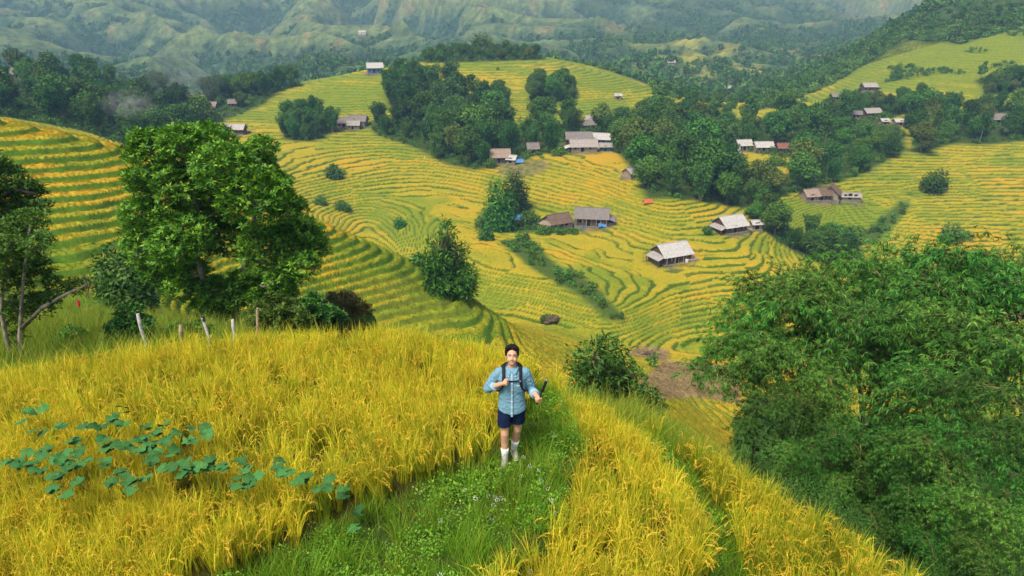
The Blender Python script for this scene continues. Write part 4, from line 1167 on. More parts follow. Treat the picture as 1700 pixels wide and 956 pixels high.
def pix_lobes(base, spec, y, dy, r, zsq=0.85):
    """lobes given as (column, row, radius in pixels[, depth offset]) at a distance of about y, relative to base"""
    out = []
    for q in spec:
        yy = y + (q[3] if len(q) > 3 else r.normal() * dy)
        p = at_y(q[0], q[1], yy) - base
        f = yy * CP + (CAMZ - (p.z + base.z)) * SP
        R = q[2] / FPX * f
        out.append((p.x, p.y, p.z, R, R, R * zsq))
    return out

def pix_path(base, pts, y):
    return [tuple(at_y(a, b, y + (c[0] if c else 0)) - base) for a, b, *c in pts]

def near_tree(name, base, lobes, stems, limbs, leafV, leafF, mat, bark, label, cat='tree', group=None, r=None):
    e = empty(name, base)
    tag(e, label, cat, group)
    for pth, rad in stems:
        V, F = tube(pth, rad, 10)
        data_obj('trunk', poly_mesh('trunk', V, F, bark, True), e)
    if limbs:
        V, F = join([tube(p, q, 5) for p, q in limbs])
        data_obj('limbs', poly_mesh('limbs', V, F, bark, True), e)['kind'] = 'stuff'
    data_obj('crown', quad_mesh('crown', leafV, leafF, mat), e)
    return e

def limb_set(starts, lobes, r, r0=0.09, sag=0.3):
    out = []
    for l in lobes:
        c = np.array(l[:3]); s = min(starts, key=lambda p: np.linalg.norm(np.array(p) - c) + (3 if p[2] > c[2] else 0)); s = np.array(s)
        m = (s + c) / 2 + r.normal(size=3) * .15; m[2] -= sag * .3
        out.append(([tuple(s), tuple(m), tuple(c)], [r0, r0 * .6, r0 * .25]))
        for k in range(4):
            d = rand_dir(1, r)[0]; d[2] = abs(d[2]) * .7
            e_ = c + d * np.array(l[3:6]) * .85
            out.append(([tuple(m * .4 + c * .6), tuple((c + e_) / 2 + r.normal(size=3) * .08), tuple(e_)], [r0 * .4, r0 * .25, r0 * .1]))
    return out

# big two-stemmed tree left of the field
r = np.random.default_rng(77)
yT = 26.5
bT = at_y(382, 548, yT); bT.z = gz(bT.x, bT.y)
spec = [(262, 262, 52), (300, 238, 36), (345, 245, 48), (372, 285, 55), (415, 278, 44), (436, 246, 26), (286, 318, 58), (350, 340, 62), (425, 330, 62), (238, 362, 38), (250, 405, 46), (478, 352, 34),
        (492, 398, 46), (520, 412, 30), (500, 445, 32), (305, 395, 52), (378, 395, 46), (445, 415, 50), (262, 450, 30), (325, 455, 26), (285, 420, 40), (222, 300, 20), (238, 235, 24), (470, 465, 28),
        (300, 478, 28), (275, 455, 26), (355, 485, 30), (430, 485, 32), (468, 490, 26), (338, 508, 20, -.5), (365, 520, 18, -.6), (400, 470, 24, -.6), (395, 505, 20, -.8), (430, 500, 24, -.8), (455, 310, 32)]
lb = pix_lobes(bT, spec, yT, 1.0, r)
C = np.concatenate([shell_points(lb, 9500, r, 0.5)])
V, F = rosette_leaves(C, r, 8, 0.185, 0.068)
st1 = pix_path(bT, [(392, 560), (390, 520), (398, 470), (410, 430), (412, 395), (425, 350), (430, 300)], yT)
st2 = pix_path(bT, [(386, 556), (366, 520), (348, 490), (335, 455), (324, 410), (328, 350), (320, 300)], yT - .4)
stems = [(st1, [.20, .15, .13, .12, .10, .07, .03]), (st2, [.15, .12, .10, .10, .085, .06, .03])]
limbs = limb_set(st1[2:6] + st2[3:6], lb, r)
near_tree('broad_leaved_tree', bT, lb, stems, limbs, V, F, M_hero_leaf, M_palebark, 'big spreading tree with glossy rosettes of leaves behind the fence posts', r=r)

def small_tree(name, px, py, y, spec, dy, n, L, W, mat, label, cat, k=6, stem_px=None, bark=M_bark, seed=1, srad=.05, kind='ros', group=None, shell=.45, fill=False):
    r = np.random.default_rng(seed)
    b = at_y(px, py, y); b.z = gz(b.x, b.y) - 0.05
    lb = pix_lobes(b, spec, y, dy, r)
    if fill: lb = lb + [(l[0] * .85, l[1] * .85, l[2] * f_, l[3] * 1.0, l[4] * 1.0, max(l[5], l[2] * .22)) for l in lb for f_ in ((.62, .25) if l[2] > 1.2 * l[5] else (.5,))]; n = int(n * 1.7)
    if kind == 'ros':
        C = shell_points(lb, n, r, shell); V, F = rosette_leaves(C, r, k, L, W)
    else:
        V, F = lobes_leaves(lb, n, L, W, r, shell)
    stems = []
    for sp in (stem_px or []):
        p = pix_path(b, sp, y); p[0] = (p[0][0], p[0][1], -.2) if abs(sp[0][1] - py) < 25 else p[0]
        stems.append((p, list(np.linspace(srad, srad * .35, len(p)))))
    if not stems: stems = [([(0, 0, -.2), tuple(np.array(lb[0][:3]))], [srad, srad * .5])]
    starts = [q for s_ in stems for q in s_[0][1:]]
    return near_tree(name, b, lb, stems, limb_set(starts, lb, r, srad * .45), V, F, mat, bark, label, cat, group)

# thin tree at the left edge, the darker one leaning in above it, and the shrubs of the hollow
small_tree('young_tree', 36, 612, 14.0, [(15, 400, 42), (48, 378, 36), (62, 410, 30), (22, 440, 44), (55, 455, 32), (8, 470, 30), (98, 478, 20), (128, 478, 18), (148, 470, 12), (72, 505, 26), (40, 512, 30), (15, 520, 26), (88, 500, 18), (30, 560, 14, .2), (-30, 430, 40), (-40, 490, 30)],
           .45, 2100, .085, .036, M_fine_leaf, 'slim young tree with airy foliage at the left edge', 'tree', 7, [[(36, 612), (33, 560), (35, 520), (38, 470), (45, 410), (50, 375)], [(22, 600), (10, 560), (2, 520), (5, 470), (15, 410)], [(36, 545), (70, 510), (110, 488), (150, 470)]], M_palebark, 81, .055)
small_tree('dark_tree', -90, 600, 17.0, [(10, 300, 34), (35, 318, 24), (58, 322, 16), (72, 345, 14), (5, 340, 30), (35, 352, 18), (-40, 290, 50), (-60, 340, 60), (-90, 400, 60), (20, 365, 16)],
           .5, 1500, .16, .05, M_dark_leaf, 'dark tree reaching in from the left edge above the young tree', 'tree', 6, [[(-90, 600), (-85, 500), (-70, 400), (-30, 340), (20, 315), (60, 322)]], M_bark, 82, .12)
small_tree('dense_shrub', 205, 505, 40.0, [(205, 450, 42), (180, 440, 26), (228, 460, 26), (195, 415, 20), (215, 480, 34), (178, 470, 22), (236, 480, 18)], .8, 3000, .34, .14, M_dark_leaf,
           'dense dark green shrub left of the big tree', 'shrub', kind='l', fill=True, seed=83)
small_tree('leafy_shrub', 214, 575, 15.5, [(215, 545, 30), (195, 548, 20), (238, 548, 20), (212, 522, 20), (225, 518, 14), (205, 565, 24), (235, 565, 20), (248, 535, 9), (200, 512, 8)], .25, 900, .10, .05, M_dark_leaf,
           'loose leafy shrub behind the leaning white post', 'shrub', 6, fill=True, seed=84, srad=.03)
small_tree('low_shrub', 455, 545, 20.5, [(440, 520, 24), (470, 525, 20), (425, 535, 18), (500, 530, 18), (455, 500, 16), (485, 508, 14)], .5, 700, .15, .07, M_fine_leaf,
           'low bright shrub right of the big tree foot', 'shrub', 6, fill=True, seed=85, srad=.03)
small_tree('low_shrub', 515, 540, 23.0, [(505, 520, 26), (540, 525, 22), (520, 500, 18), (560, 530, 16)], .5, 650, .17, .07, M_dark_leaf,
           'dark straggling shrub by the rocks behind the field', 'shrub', 6, fill=True, seed=86, srad=.03)
M_dry = mat_leaf('dry_leaves', [(.06, .055, .014), (.12, .095, .024), (.15, .17, .03)], 0.7, 0.1)
small_tree('dry_shrub', 575, 540, 29.5, [(560, 510, 22), (590, 512, 20), (540, 514, 18), (575, 498, 16), (606, 518, 14), (552, 496, 12)], .6, 900, .16, .06, M_dry,
           'dry brownish shrub among the dark rocks behind the field', 'shrub', 6, fill=True, seed=87, srad=.03)
for i, (px, py, s, lab) in enumerate([(330, 545, 15, 'small green bush between the two middle posts'), (290, 550, 13, 'small green bush right of the leafy shrub'), (120, 555, 16, 'small pale bush on the grassy slope at left'), (165, 575, 14, 'small pale bush beside the leafy shrub')]):
    small_tree('small_bush', px, py + 8, 15.0 + i, [(px, py, s), (px - s, py + 4, s * .7), (px + s, py + 3, s * .7)], .2, 260, .09, .035, M_fine_leaf, lab, 'bush', 6, fill=True, seed=90 + i, srad=.015)
# feathery trees and bushes standing alone among the terraces
BAM_SPEC = [
 ('bamboo_clump', 745, 482, 82, [(742, 385, 15), (730, 408, 20), (757, 415, 20), (722, 432, 23), (752, 440, 26), (778, 455, 18), (735, 460, 23), (773, 475, 16), (706, 428, 11), (738, 368, 9)], 2.2, 5200, .62, .17, M_bamboo, 'bushy bamboo clump in the dip behind the terraced spur'),
 ('bamboo_clump', 828, 380, 182, [(825, 320, 16), (835, 335, 20), (818, 345, 16), (828, 362, 22), (845, 355, 14), (822, 305, 10)], 2, 2600, 1.0, .32, M_bamboo, 'nearer bright bamboo clump left of the brown roofed farmhouse'),
 ('bamboo_clump', 856, 350, 198, [(856, 292, 11), (850, 305, 15), (864, 312, 14), (856, 328, 18)], 2, 1800, 1.0, .32, M_dark_leaf, 'taller darker bamboo clump left of the brown roofed farmhouse'),
 ('dark_bush', 1005, 640, 26, [(985, 590, 30), (1020, 585, 26), (1000, 615, 34), (960, 605, 22), (1040, 610, 20), (1030, 632, 24), (975, 630, 26), (1005, 562, 9), (1060, 628, 14)], .9, 3600, .26, .085, M_dark_leaf, 'dark bamboo bush just beyond the hilltop rim, right of the man'),
 ('dark_bush', 1075, 672, 25, [(1070, 650, 13), (1086, 655, 11), (1098, 672, 9)], .4, 900, .2, .07, M_dark_leaf, 'small dark bush below the bamboo bush on the right rim'),
 ('dark_bush', 1552, 312, 232, [(1545, 298, 14), (1560, 292, 13), (1552, 305, 17), (1568, 304, 8)], 1.5, 1500, .9, .4, M_wood_leaf, 'round dark tree alone on the right hand terraces'),
 ('dark_bush', 555, 296, 238, [(550, 285, 9), (560, 290, 9)], 1.5, 700, .9, .4, M_wood_leaf, 'dark bush in the terraces above the spur, left of centre'),
 ('dark_bush', 532, 338, 190, [(532, 330, 9), (526, 334, 6)], .7, 600, .45, .2, M_wood_leaf, 'small bush on the terraces, left of a pair'),
 ('dark_bush', 566, 348, 185, [(566, 340, 11), (578, 345, 7)], .7, 700, .45, .2, M_wood_leaf, 'small dark bush on the terraces, right of a pair'),
 ('dark_bush', 664, 378, 200, [(664, 370, 9)], 1, 600, .7, .3, M_bam_leaf, 'lone round bush in the dip above the bamboo clump'),
 ('dark_bush', 806, 398, 195, [(806, 385, 12), (812, 395, 8)], 1, 600, .8, .3, M_bam_leaf, 'bush at the head of the fan of terraces'),
 ('dark_bush', 1585, 400, 190, [(1580, 385, 16), (1600, 395, 14), (1570, 398, 10)], 1.2, 1500, .8, .3, M_wood_leaf, 'dark tree behind the top of the great bamboo'),
 ('dark_bush', 1395, 415, 190, [(1395, 398, 14), (1410, 408, 10), (1380, 408, 10)], 1.2, 1300, .8, .3, M_wood_leaf, 'dark tree at the lower end of the belt, left of the great bamboo'),
 ('broad_tree', 1532, 195, 318, [(1520, 165, 14), (1538, 160, 16), (1528, 175, 16), (1545, 172, 12)], 2, 2000, 1.1, .6, M_wood_leaf, 'largest rounded tree standing above the wood on the right'),
 ('dark_bush', 1490, 132, 435, [(1488, 122, 8), (1492, 114, 5)], 1.5, 700, 1.1, .5, M_wood_leaf, 'lone small tree on the upper right terraces'),
 ('dark_bush', 436, 248, 282, [(432, 240, 9), (442, 243, 8)], 1.5, 700, .9, .4, M_wood_leaf, 'dark bush right of the white roofed hut at left'),
 ('slim_tree', 918, 188, 330, [(918, 165, 6), (916, 173, 7), (920, 180, 5)], 1, 600, .9, .4, M_wood_leaf, 'slim tree by itself below the copse on the central hill'),
 ('dark_bush', 800, 70, 455, [(798, 63, 11), (810, 66, 9), (790, 67, 8)], 1.5, 900, 1.1, .5, M_wood_leaf, 'rounded tree crowning the central hill'),
 ('broad_tree', 745, 128, 410, [(745, 114, 12), (752, 108, 8), (738, 118, 8)], 1.5, 900, 1.0, .5, M_brown_leaf, 'brownish tree at the top of the central wood'),
 ('garden_bush', 1098, 438, 155, [(1098, 430, 7), (1092, 434, 6), (1104, 434, 5)], .6, 500, .5, .22, M_fine_leaf, 'bright green bush growing in front of the lone white roofed farmhouse'),
 ('garden_bush', 905, 388, 182, [(905, 380, 8), (915, 383, 7), (895, 384, 7)], .7, 600, .6, .25, M_wood_leaf, 'bush at the left end of the hedge below the brown roof'),
 ('garden_bush', 938, 388, 182, [(930, 383, 7), (945, 384, 7), (955, 383, 6)], .7, 600, .6, .25, M_fine_leaf, 'green hedge bush right below the brown roofed farmhouse'),
 ('garden_bush', 880, 372, 186, [(880, 360, 10), (870, 366, 9), (890, 366, 9)], .8, 800, .7, .3, M_bam_leaf, 'leafy bush between the blue tarp and the brown roof'),
 ('garden_bush', 1176, 388, 165, [(1176, 380, 6), (1170, 384, 5)], .6, 400, .5, .2, M_wood_leaf, 'small bush at the left corner of the farmhouse by the belt'),
 ('garden_bush', 930, 258, 240, [(930, 248, 7), (920, 252, 6), (940, 252, 5)], .8, 600, .7, .3, M_fine_leaf, 'pale green banana like bush left of the long white and grey house'),
 ('garden_bush', 815, 276, 245, [(815, 268, 7), (808, 272, 5)], .8, 500, .7, .3, M_fine_leaf, 'bush left of the tan roofed farmhouse'),
 ('garden_bush', 1290, 275, 225, [(1285, 262, 7), (1298, 265, 7), (1275, 266, 6)], .8, 600, .7, .3, M_fine_leaf, 'bright bush below the white roofs in the gully wood'),
]
for i, (nm, px, py, y, sp, dy, n, L, W, m, lab) in enumerate(BAM_SPEC):
    h_ = hit(px, py, 40, 520) if y > 60 else None
    if h_ is not None and abs(h_.y - y) / y < .7: L, W, dy, y = L * h_.y / y, W * h_.y / y, dy * h_.y / y, h_.y
    small_tree(nm, px, py, y, sp, dy, n, L, W, m, lab, 'bamboo' if nm == 'bamboo_clump' else ('tree' if 'tree' in nm or 'tree' in lab else 'bush'), kind='l', fill=('bush' in nm or 'clump' in nm), seed=120 + i, srad=.12 if y > 60 else .05, shell=.3)

# ------------------------------------------------------------------ the great bamboo on the right: single arching culms
def bamboo_variant(seed, H=9.0, reach=3.4, t_low=.40):
    """local: rises along z, arches towards +x, apex at (reach, 0, H), tip nods beyond it"""
    r = np.random.default_rng(seed)
    ts = np.linspace(0, 1, 16); path = []
    for t in ts:
        if t < .72:
            u = t / .72; path.append((reach * u ** 2.1, .25 * math.sin(u * 3 + seed), H * (1 - (1 - u) ** 1.6) - (0.4 if t == 0 else 0)))
        else:
            u = (t - .72) / .28; path.append((reach + 1.9 * u, .25 * math.sin(3 + seed) * (1 - u), H - 1.9 * u ** 1.8))
    path = np.array(path)
    rad = np.interp(ts, [0, .5, 1], [.045, .032, .006])
    P, D, Nn = [], [], []
    tw = []
    nb = 84 if t_low > .3 else 104
    for i in range(nb):
        t = t_low + (1 - t_low) * (i + r.random()) / nb
        p = np.array([np.interp(t, ts, path[:, k]) for k in range(3)])
        a = i * 2.4 + r.normal() * .3
        Lb = (0.6 + 0.8 * r.random()) * (1.3 if .2 < t < .85 else .85)
        dr = np.array([math.cos(a), math.sin(a), .25 + .3 * r.normal()]); dr /= np.linalg.norm(dr)
        pts = [p]; d = dr.copy()
        for s_ in range(4):
            pts.append(pts[-1] + d * Lb / 4); d = d + np.array([.04, 0, -.32]); d /= np.linalg.norm(d)
        tw.append(tube(pts, [.007, .006, .005, .003, .002], 3))
        ns = 17
        for s_ in range(ns):
            u = (.18 + .82 * (s_ + r.random()) / ns) * 4; j = min(int(u), 3)
            c = pts[j] + (pts[j + 1] - pts[j]) * (u - j) + r.normal(size=3) * .085
            axd = (pts[j + 1] - pts[j]) / (Lb / 4); axd = axd + r.normal(size=3) * .55; axd[2] -= .25; axd /= np.linalg.norm(axd)
            up = r.normal(size=3) * .4 + np.array([0, 0, 1.0]); sd = np.cross(axd, up); sd /= np.linalg.norm(sd)
            for q in range(6):
                an = (q - 2.5) * .42 + r.normal() * .12
                dd = axd * math.cos(an) + sd * math.sin(an) + r.normal(size=3) * .12
                P.append(c); D.append(dd); Nn.append(up)
    P, D, Nn = np.array(P), np.array(D), np.array(Nn)
    s = 0.7 + 0.55 * r.random(len(P))
    V, F = leaf_quads(P, D, Nn, 0.175 * s, 0.029 * s, .18)
    lf = quad_mesh('foliage', V, F, M_bamboo)
    Vc, Fc = tube(path, rad, 6); culm = poly_mesh('culm', Vc, Fc, M_culm, True)
    Vt, Ft = join(tw); twm = poly_mesh('twigs', Vt, Ft, M_culm)
    return culm, twm, lf, H, reach
BV = [bamboo_variant(200 + i, 9.0, 2.6 + .4 * (i % 4)) for i in range(6)] + [bamboo_variant(220 + i, 9.0, 2.6 + .4 * i, .10) for i in range(4)]
def plume(px, py, y, az, label, v):
    if 140 < az < 262: px += 1.1 * FPX / (y * 1.1) * abs(math.cos(math.radians(az)))
    """a culm whose highest point is seen at the pixel; az = degrees, direction it leans (0 = right, 90 = away)"""
    culm, twm, lf, H, reach = BV[v]
    A = at_y(px, py, y); a = math.radians(az); s = 1.0; dr = Vector((math.cos(a), math.sin(a), 0))
    for _ in range(6):
        b = A - dr * reach * s
        b.z = gz(b.x, max(b.y, 2.2))
        s = max(.35, min(1.7, (A.z - b.z) / H))
    e = empty('bamboo', b, a); e.scale = (s, s, (A.z - b.z) / H)
    tag(e, label, 'bamboo', 'arching culms of the great bamboo on the right')
    for m in (culm, twm, lf): data_obj(m.name.split('.')[0], m, e)
PL = [  # column, row of the highest point, distance, lean, label
 (1178, 556, 20.5, 195, 'thin bamboo culm arching far out to the left with a hanging tip'),
 (1240, 500, 22, 185, 'bamboo culm leaning left behind the hanging one'),
 (1318, 462, 23, 150, 'bamboo culm forming the leafy left dome of the great bamboo'),
 (1290, 490, 22, 205, 'bamboo culm at the front of the left dome'), (1362, 482, 24, 60, 'bamboo culm at the right side of the left dome'),
 (1432, 432, 26, 120, 'tall upright bamboo culm with pale feathery top left of the peak'), (1478, 475, 25, 250, 'bamboo culm between the pale feathery top and the peak'),
 (1528, 415, 27, 160, 'highest bamboo culm, at the left of the peak'), (1600, 424, 28, 20, 'high dark bamboo culm at the right of the peak'), (1562, 462, 25, 270, 'bamboo culm nodding to the front below the peak'),
 (1645, 450, 27, 0, 'bamboo culm nodding right beside the peak'), (1690, 470, 25, 330, 'bamboo culm at the right edge below the peak'), (1720, 440, 28, 20, 'bamboo culm half out of frame at the upper right edge'),
 (1225, 575, 19, 200, 'bamboo culm drooping left under the left dome'), (1270, 560, 20, 250, 'bamboo culm nodding to the front under the left dome'), 
 (1415, 520, 21, 230, 'bamboo culm with a leafy crown left of the middle'), (1545, 515, 22, 320, 'bamboo culm with a leafy crown right of the middle'),
 (1610, 540, 20, 270, 'bamboo culm nodding to the front on the right'), (1680, 560, 19, 300, 'bamboo culm at the right edge, halfway up'),
 (1230, 655, 17, 190, 'bamboo culm low on the left, hanging over the slope'), (1375, 625, 18, 260, 'low bamboo culm left of the middle'),
 (1520, 620, 17.5, 250, 'low bamboo culm right of the middle'), (1665, 640, 15.5, 280, 'pale bamboo culm at the right edge, low'),
 (1320, 725, 15, 215, 'bamboo culm hanging into the dark hollow on the left'), (1400, 735, 15, 260, 'bamboo culm hanging into the dark hollow in the middle'), (1480, 730, 14.5, 270, 'bamboo culm over the dark hollow, right of the middle'),
 (1560, 735, 13.5, 280, 'bamboo culm over the dark hollow on the right'), (1640, 730, 13, 290, 'bamboo culm with a pale spray near the right edge'), (1705, 720, 12.5, 320, 'bamboo culm cut by the right edge'),
 (1470, 815, 13, 235, 'bamboo culm lowest in the shade beside the rice'), (1560, 830, 12, 260, 'bamboo culm near the lower right corner'), (1650, 840, 11, 270, 'nearest bamboo culm, in the lower right corner'), (1710, 860, 10.5, 300, 'bamboo culm in the very corner at lower right'),
 (1262, 742, 16, 215, 'bamboo culm at the left foot of the thicket, above the rice edge'), (1345, 800, 14, 230, 'bamboo culm in the shade right behind the rice edge'), (1425, 865, 12.5, 240, 'short bamboo culm low behind the rice edge'), (1385, 790, 15, 260, 'shaded bamboo culm deep in the dark hollow'), (1600, 905, 10.5, 265, 'bamboo culm at the bottom edge of the picture'), (1520, 900, 11.5, 250, 'bamboo culm at the bottom edge, left of the corner'),
 (1790, 560, 20, 0, 'bamboo culm beyond the right edge, upper'), (1800, 720, 14, 320, 'bamboo culm beyond the right edge, lower')]
for i, (px, py, y, az, lab) in enumerate(PL): plume(px, py, y, az + (i * 37) % 24 - 12, lab, i % 6 if py < 560 else 6 + i % 4)
# ------------------------------------------------------------------ rice and grass
def mix_mesh(name, parts, mats, smooth=False):
    """parts = [(V, F(n x 4), material index)]"""
    Vs, Fs, Ms, o = [], [], [], 0
    for V, F, k in parts:
        Vs.append(V); Fs.append(np.asarray(F) + o); Ms.append(np.full(len(F), k)); o += len(V)
    me = quad_mesh(name, np.concatenate(Vs), np.concatenate(Fs), None, smooth)
    for m in mats: me.materials.append(m)
    me.polygons.foreach_set('material_index', np.concatenate(Ms).astype(np.int32))
    return me

def blades(n, r, R, Lm, Ls, W, lean, curl, segs=4, z0=0.0, taper=0.25):
    """arching grass blades as ribbons"""
    a = r.random(n) * 6.283; q = R * np.sqrt(r.random(n))
    base = np.stack([np.cos(a) * q, np.sin(a) * q, np.full(n, z0)], -1)
    az = a + r.normal(size=n) * 1.1
    L = np.maximum(.25 * Lm, Lm + Ls * r.normal(size=n)); th = np.abs(lean[0] + lean[1] * r.normal(size=n))
    cu = np.abs(curl[0] + curl[1] * r.normal(size=n))
    out = np.stack([np.cos(az), np.sin(az), np.zeros(n)], -1); sd = np.stack([-np.sin(az), np.cos(az), np.zeros(n)], -1)
    tw = r.random(n) * 3.14; sd = sd * np.cos(tw)[:, None] + out * np.sin(tw)[:, None]
    V = []; p = base.copy()
    for s in range(segs + 1):
        t = s / segs
        w = W * (0.7 + .3 * r.random(n)) * (1 - t) ** 0.7 if s < segs else np.full(n, W * .06)
        V.append(p + sd * w[:, None] * .5); V.append(p - sd * w[:, None] * .5)
        ang = th + cu * t ** 1.6
        d = out * np.sin(ang)[:, None] + np.array([0, 0, 1.0]) * np.cos(ang)[:, None]
        p = p + d * (L / segs)[:, None]
    V = np.stack(V, 1)                       # n, 2(segs+1), 3
    k = 2 * (segs + 1)
    F = np.concatenate([np.stack([np.arange(n) * k + 2 * s, np.arange(n) * k + 2 * s + 1, np.arange(n) * k + 2 * s + 3, np.arange(n) * k + 2 * s + 2], -1) for s in range(segs)])
    return V.reshape(-1, 3), F

def panicles(n, r, R, H, grains=22):
    P, D, Nn = [], [], []; st = []
    for i in range(n):
        a = r.random() * 6.283; q = R * math.sqrt(r.random())
        b = np.array([math.cos(a) * q, math.sin(a) * q, 0]); az = a + r.normal() * .8
        o = np.array([math.cos(az), math.sin(az), 0]); h = H * (.82 + .3 * r.random())
        p = b + o * .10 + np.array([0, 0, h]); d = o * .5 + np.array([0, 0, .7]); d /= np.linalg.norm(d)
        ln = .17 + .08 * r.random(); pts = [b + o * .03 + np.array([0, 0, h * .45]), p]
        for s in range(5):
            d = d + o * .12 + np.array([0, 0, -.42]); d /= np.linalg.norm(d)
            pts.append(pts[-1] + d * ln / 5)
        for g in range(grains):
            u = 1 + 5 * g / grains; j = min(int(u), 5)
            c = pts[j] + (pts[j + 1] - pts[j]) * (u - j) if j + 1 < len(pts) else pts[-1]
            dd = (pts[min(j + 1, 6)] - pts[j]); dd = dd / (np.linalg.norm(dd) + 1e-9) + r.normal(size=3) * .45
            P.append(c + r.normal(size=3) * .006); D.append(dd); Nn.append(r.normal(size=3))
        pts = np.array(pts); w = np.cross(o, [0, 0, 1.0]) * .0022
        V = np.stack([pts + w, pts - w], 1).reshape(-1, 3)
        F = np.array([(2 * s, 2 * s + 1, 2 * s + 3, 2 * s + 2) for s in range(len(pts) - 1)])
        st.append((V, F))
    V, F = leaf_quads(np.array(P), np.array(D), np.array(Nn), .019, .011, .05)
    V2, F2 = join(st)
    return (V, F), (V2, F2)

def mat_blade(name, cols, trans=0.35, vary=(0.75, 1.2), hue=0.012):
    m = mat_leaf(name, cols, 0.55, 0.2, trans)
    for n in m.node_tree.nodes:
        if n.type == 'MAP_RANGE':
            if abs(n.inputs['To Min'].default_value - .62) < 1e-4: n.inputs['To Min'].default_value, n.inputs['To Max'].default_value = vary
            else: n.inputs['To Min'].default_value, n.inputs['To Max'].default_value = .5 - hue, .5 + hue
    return m
M_rice = mat_blade('rice_leaf', [(.30, .42, .020), (.58, .58, .028), (.80, .70, .040), (.88, .72, .055)])
M_ear = mat_blade('rice_ear', [(.68, .44, .030), (.78, .54, .040), (.84, .64, .06)], .2)
M_ricegreen = mat_blade('rice_leaf_green', [(.15, .27, .014), (.30, .38, .018), (.50, .47, .022)])
M_grass = mat_blade('path_grass', [(.10, .27, .014), (.19, .40, .022), (.32, .50, .032)], .3)
M_weed = mat_blade('weed_leaf', [(.085, .24, .018), (.15, .34, .026), (.26, .44, .036)], .25)
M_drygrass = mat_blade('long_grass', [(.11, .20, .014), (.21, .28, .02), (.34, .34, .03)], .3)

def rice_clump(seed, leaf):
    r = np.random.default_rng(seed)
    A = blades(30, r, .10, .52, .09, .0195, (.22, .16), (.50, .34), 3, .26)      # arching leaves of the canopy
    B = blades(10, r, .08, .86, .07, .0150, (.07, .06), (.20, .18), 3)            # upright flag leaves
    D = blades(14, r, .09, .50, .08, .0120, (.06, .05), (.08, .08), 2)            # straw below
    (V, F), (V2, F2) = panicles(4, r, .08, .60, 30)
    return mix_mesh('rice_clump', [(*A, 0), (*B, 0), (*D, 0), (V, F, 1), (V2, F2, 1)], [leaf, M_ear])
RC = [rice_clump(300 + i, M_rice) for i in range(5)] + [rice_clump(310, M_ricegreen)]
r = np.random.default_rng(9)
def near_pts(n, poly, seed):
    q = np.random.default_rng(seed); x = -13 + 25 * q.random(n); y = 3.2 + 10.4 * q.random(n)
    k = in_poly(x, y, poly); x, y = x[k], y[k]
    rm, rd = rim_mask(x, y)
    k = (rd < 0.15) & (np.abs(x / y) < 1.12)
    return x[k], y[k]
area_n = 25 * 10.4
X, Y = [], []
for poly, sd_ in ((FIELD_POLY, 1), (T1_POLY, 2), (T2_POLY, 3)):
    x, y = near_pts(int(area_n * 42), poly, sd_); X.append(x); Y.append(y)
X = np.concatenate(X); Y = np.concatenate(Y)
# thin the rice where the pumpkin vine has spread over it
dv = ((X + 3.9) / 1.9) ** 2 + ((Y - 7.6) / .75) ** 2
k = (dv > 1) | (r.random(len(X)) < .55)
X, Y = X[k], Y[k]
hgt = (0.79 + 0.04 * fbm(X / 1.6, Y / 1.6, 2, 401)) * (0.94 + .12 * r.random(len(X)))
t2 = in_poly(X, Y, T2_POLY)
for nm, k, kinds in (('rice_crop', ~t2, RC), ('lower_rice_crop', t2, [RC[0], RC[1], RC[5], rice_clump(311, M_ricegreen), rice_clump(312, M_ricegreen), rice_clump(313, M_ricegreen)])):
    scatter(nm, np.stack([X, Y, sample(GZ, X, Y) - .01], -1)[k], r.random(k.sum()) * 6.28, hgt[k], kinds, tilt=.10)

def grass_tuft(seed, n, L, W, mat, R=.06):
    q = np.random.default_rng(seed)
    return mix_mesh('grass_tuft', [(*blades(n, q, R, L, L * .3, W, (.35, .3), (.7, .4), 3), 0)], [mat])
def weed(seed, n, L, mat):
    q = np.random.default_rng(seed); parts = []
    C_ = np.stack([q.normal(size=n) * .06, q.normal(size=n) * .06, .04 + .12 * q.random(n)], -1)
    parts.append((*rosette_leaves(C_, q, 4, L, L * .55), 0))
    return mix_mesh('weed', parts, [mat])
GT = [grass_tuft(s, 30, .21, .007, M_grass) for s in (1, 2, 3)] + [grass_tuft(4, 20, .36, .008, M_grass), grass_tuft(8, 18, .25, .007, M_drygrass), grass_tuft(9, 14, .5, .009, M_grass, .09), grass_tuft(10, 12, .42, .008, M_drygrass, .09)]
WD = [weed(s, 12, .026, M_weed) for s in (5, 6)] + [weed(7, 7, .040, M_weed)]
def feet(x, y): return ((x + .08) ** 2 + (y - 8.06) ** 2 > .17 ** 2) & ((x - .06) ** 2 + (y - 8.24) ** 2 > .13 ** 2)
def path_pts(dens, seed):
    X, Y = [], []
    for p in (PATH_POLY, BUND_POLY):
        x, y = near_pts(int(area_n * dens), p, seed); X.append(x); Y.append(y)
    return np.concatenate(X), np.concatenate(Y)
x, y = path_pts(130, 11)
k = feet(x, y) & (vnoise(x / .5, y / .5, 3) + r.random(len(x)) > .15)
x, y = x[k], y[k]
scatter('path_grass', np.stack([x, y, sample(GZ, x, y)], -1), r.random(len(x)) * 6.28, (.55 + .6 * r.random(len(x))) * (1 + .35 * vnoise(x / .7, y / .7, 4)), GT, tilt=.15)
x, y = path_pts(130, 12)
k = feet(x, y) & (vnoise(x / .6 + 9, y / .6, 3) + .3 * r.normal(size=len(x)) > .22)
x, y = x[k], y[k]
scatter('path_weeds', np.stack([x, y, sample(GZ, x, y)], -1), r.random(len(x)) * 6.28, .7 + .7 * r.random(len(x)), WD, tilt=.2)
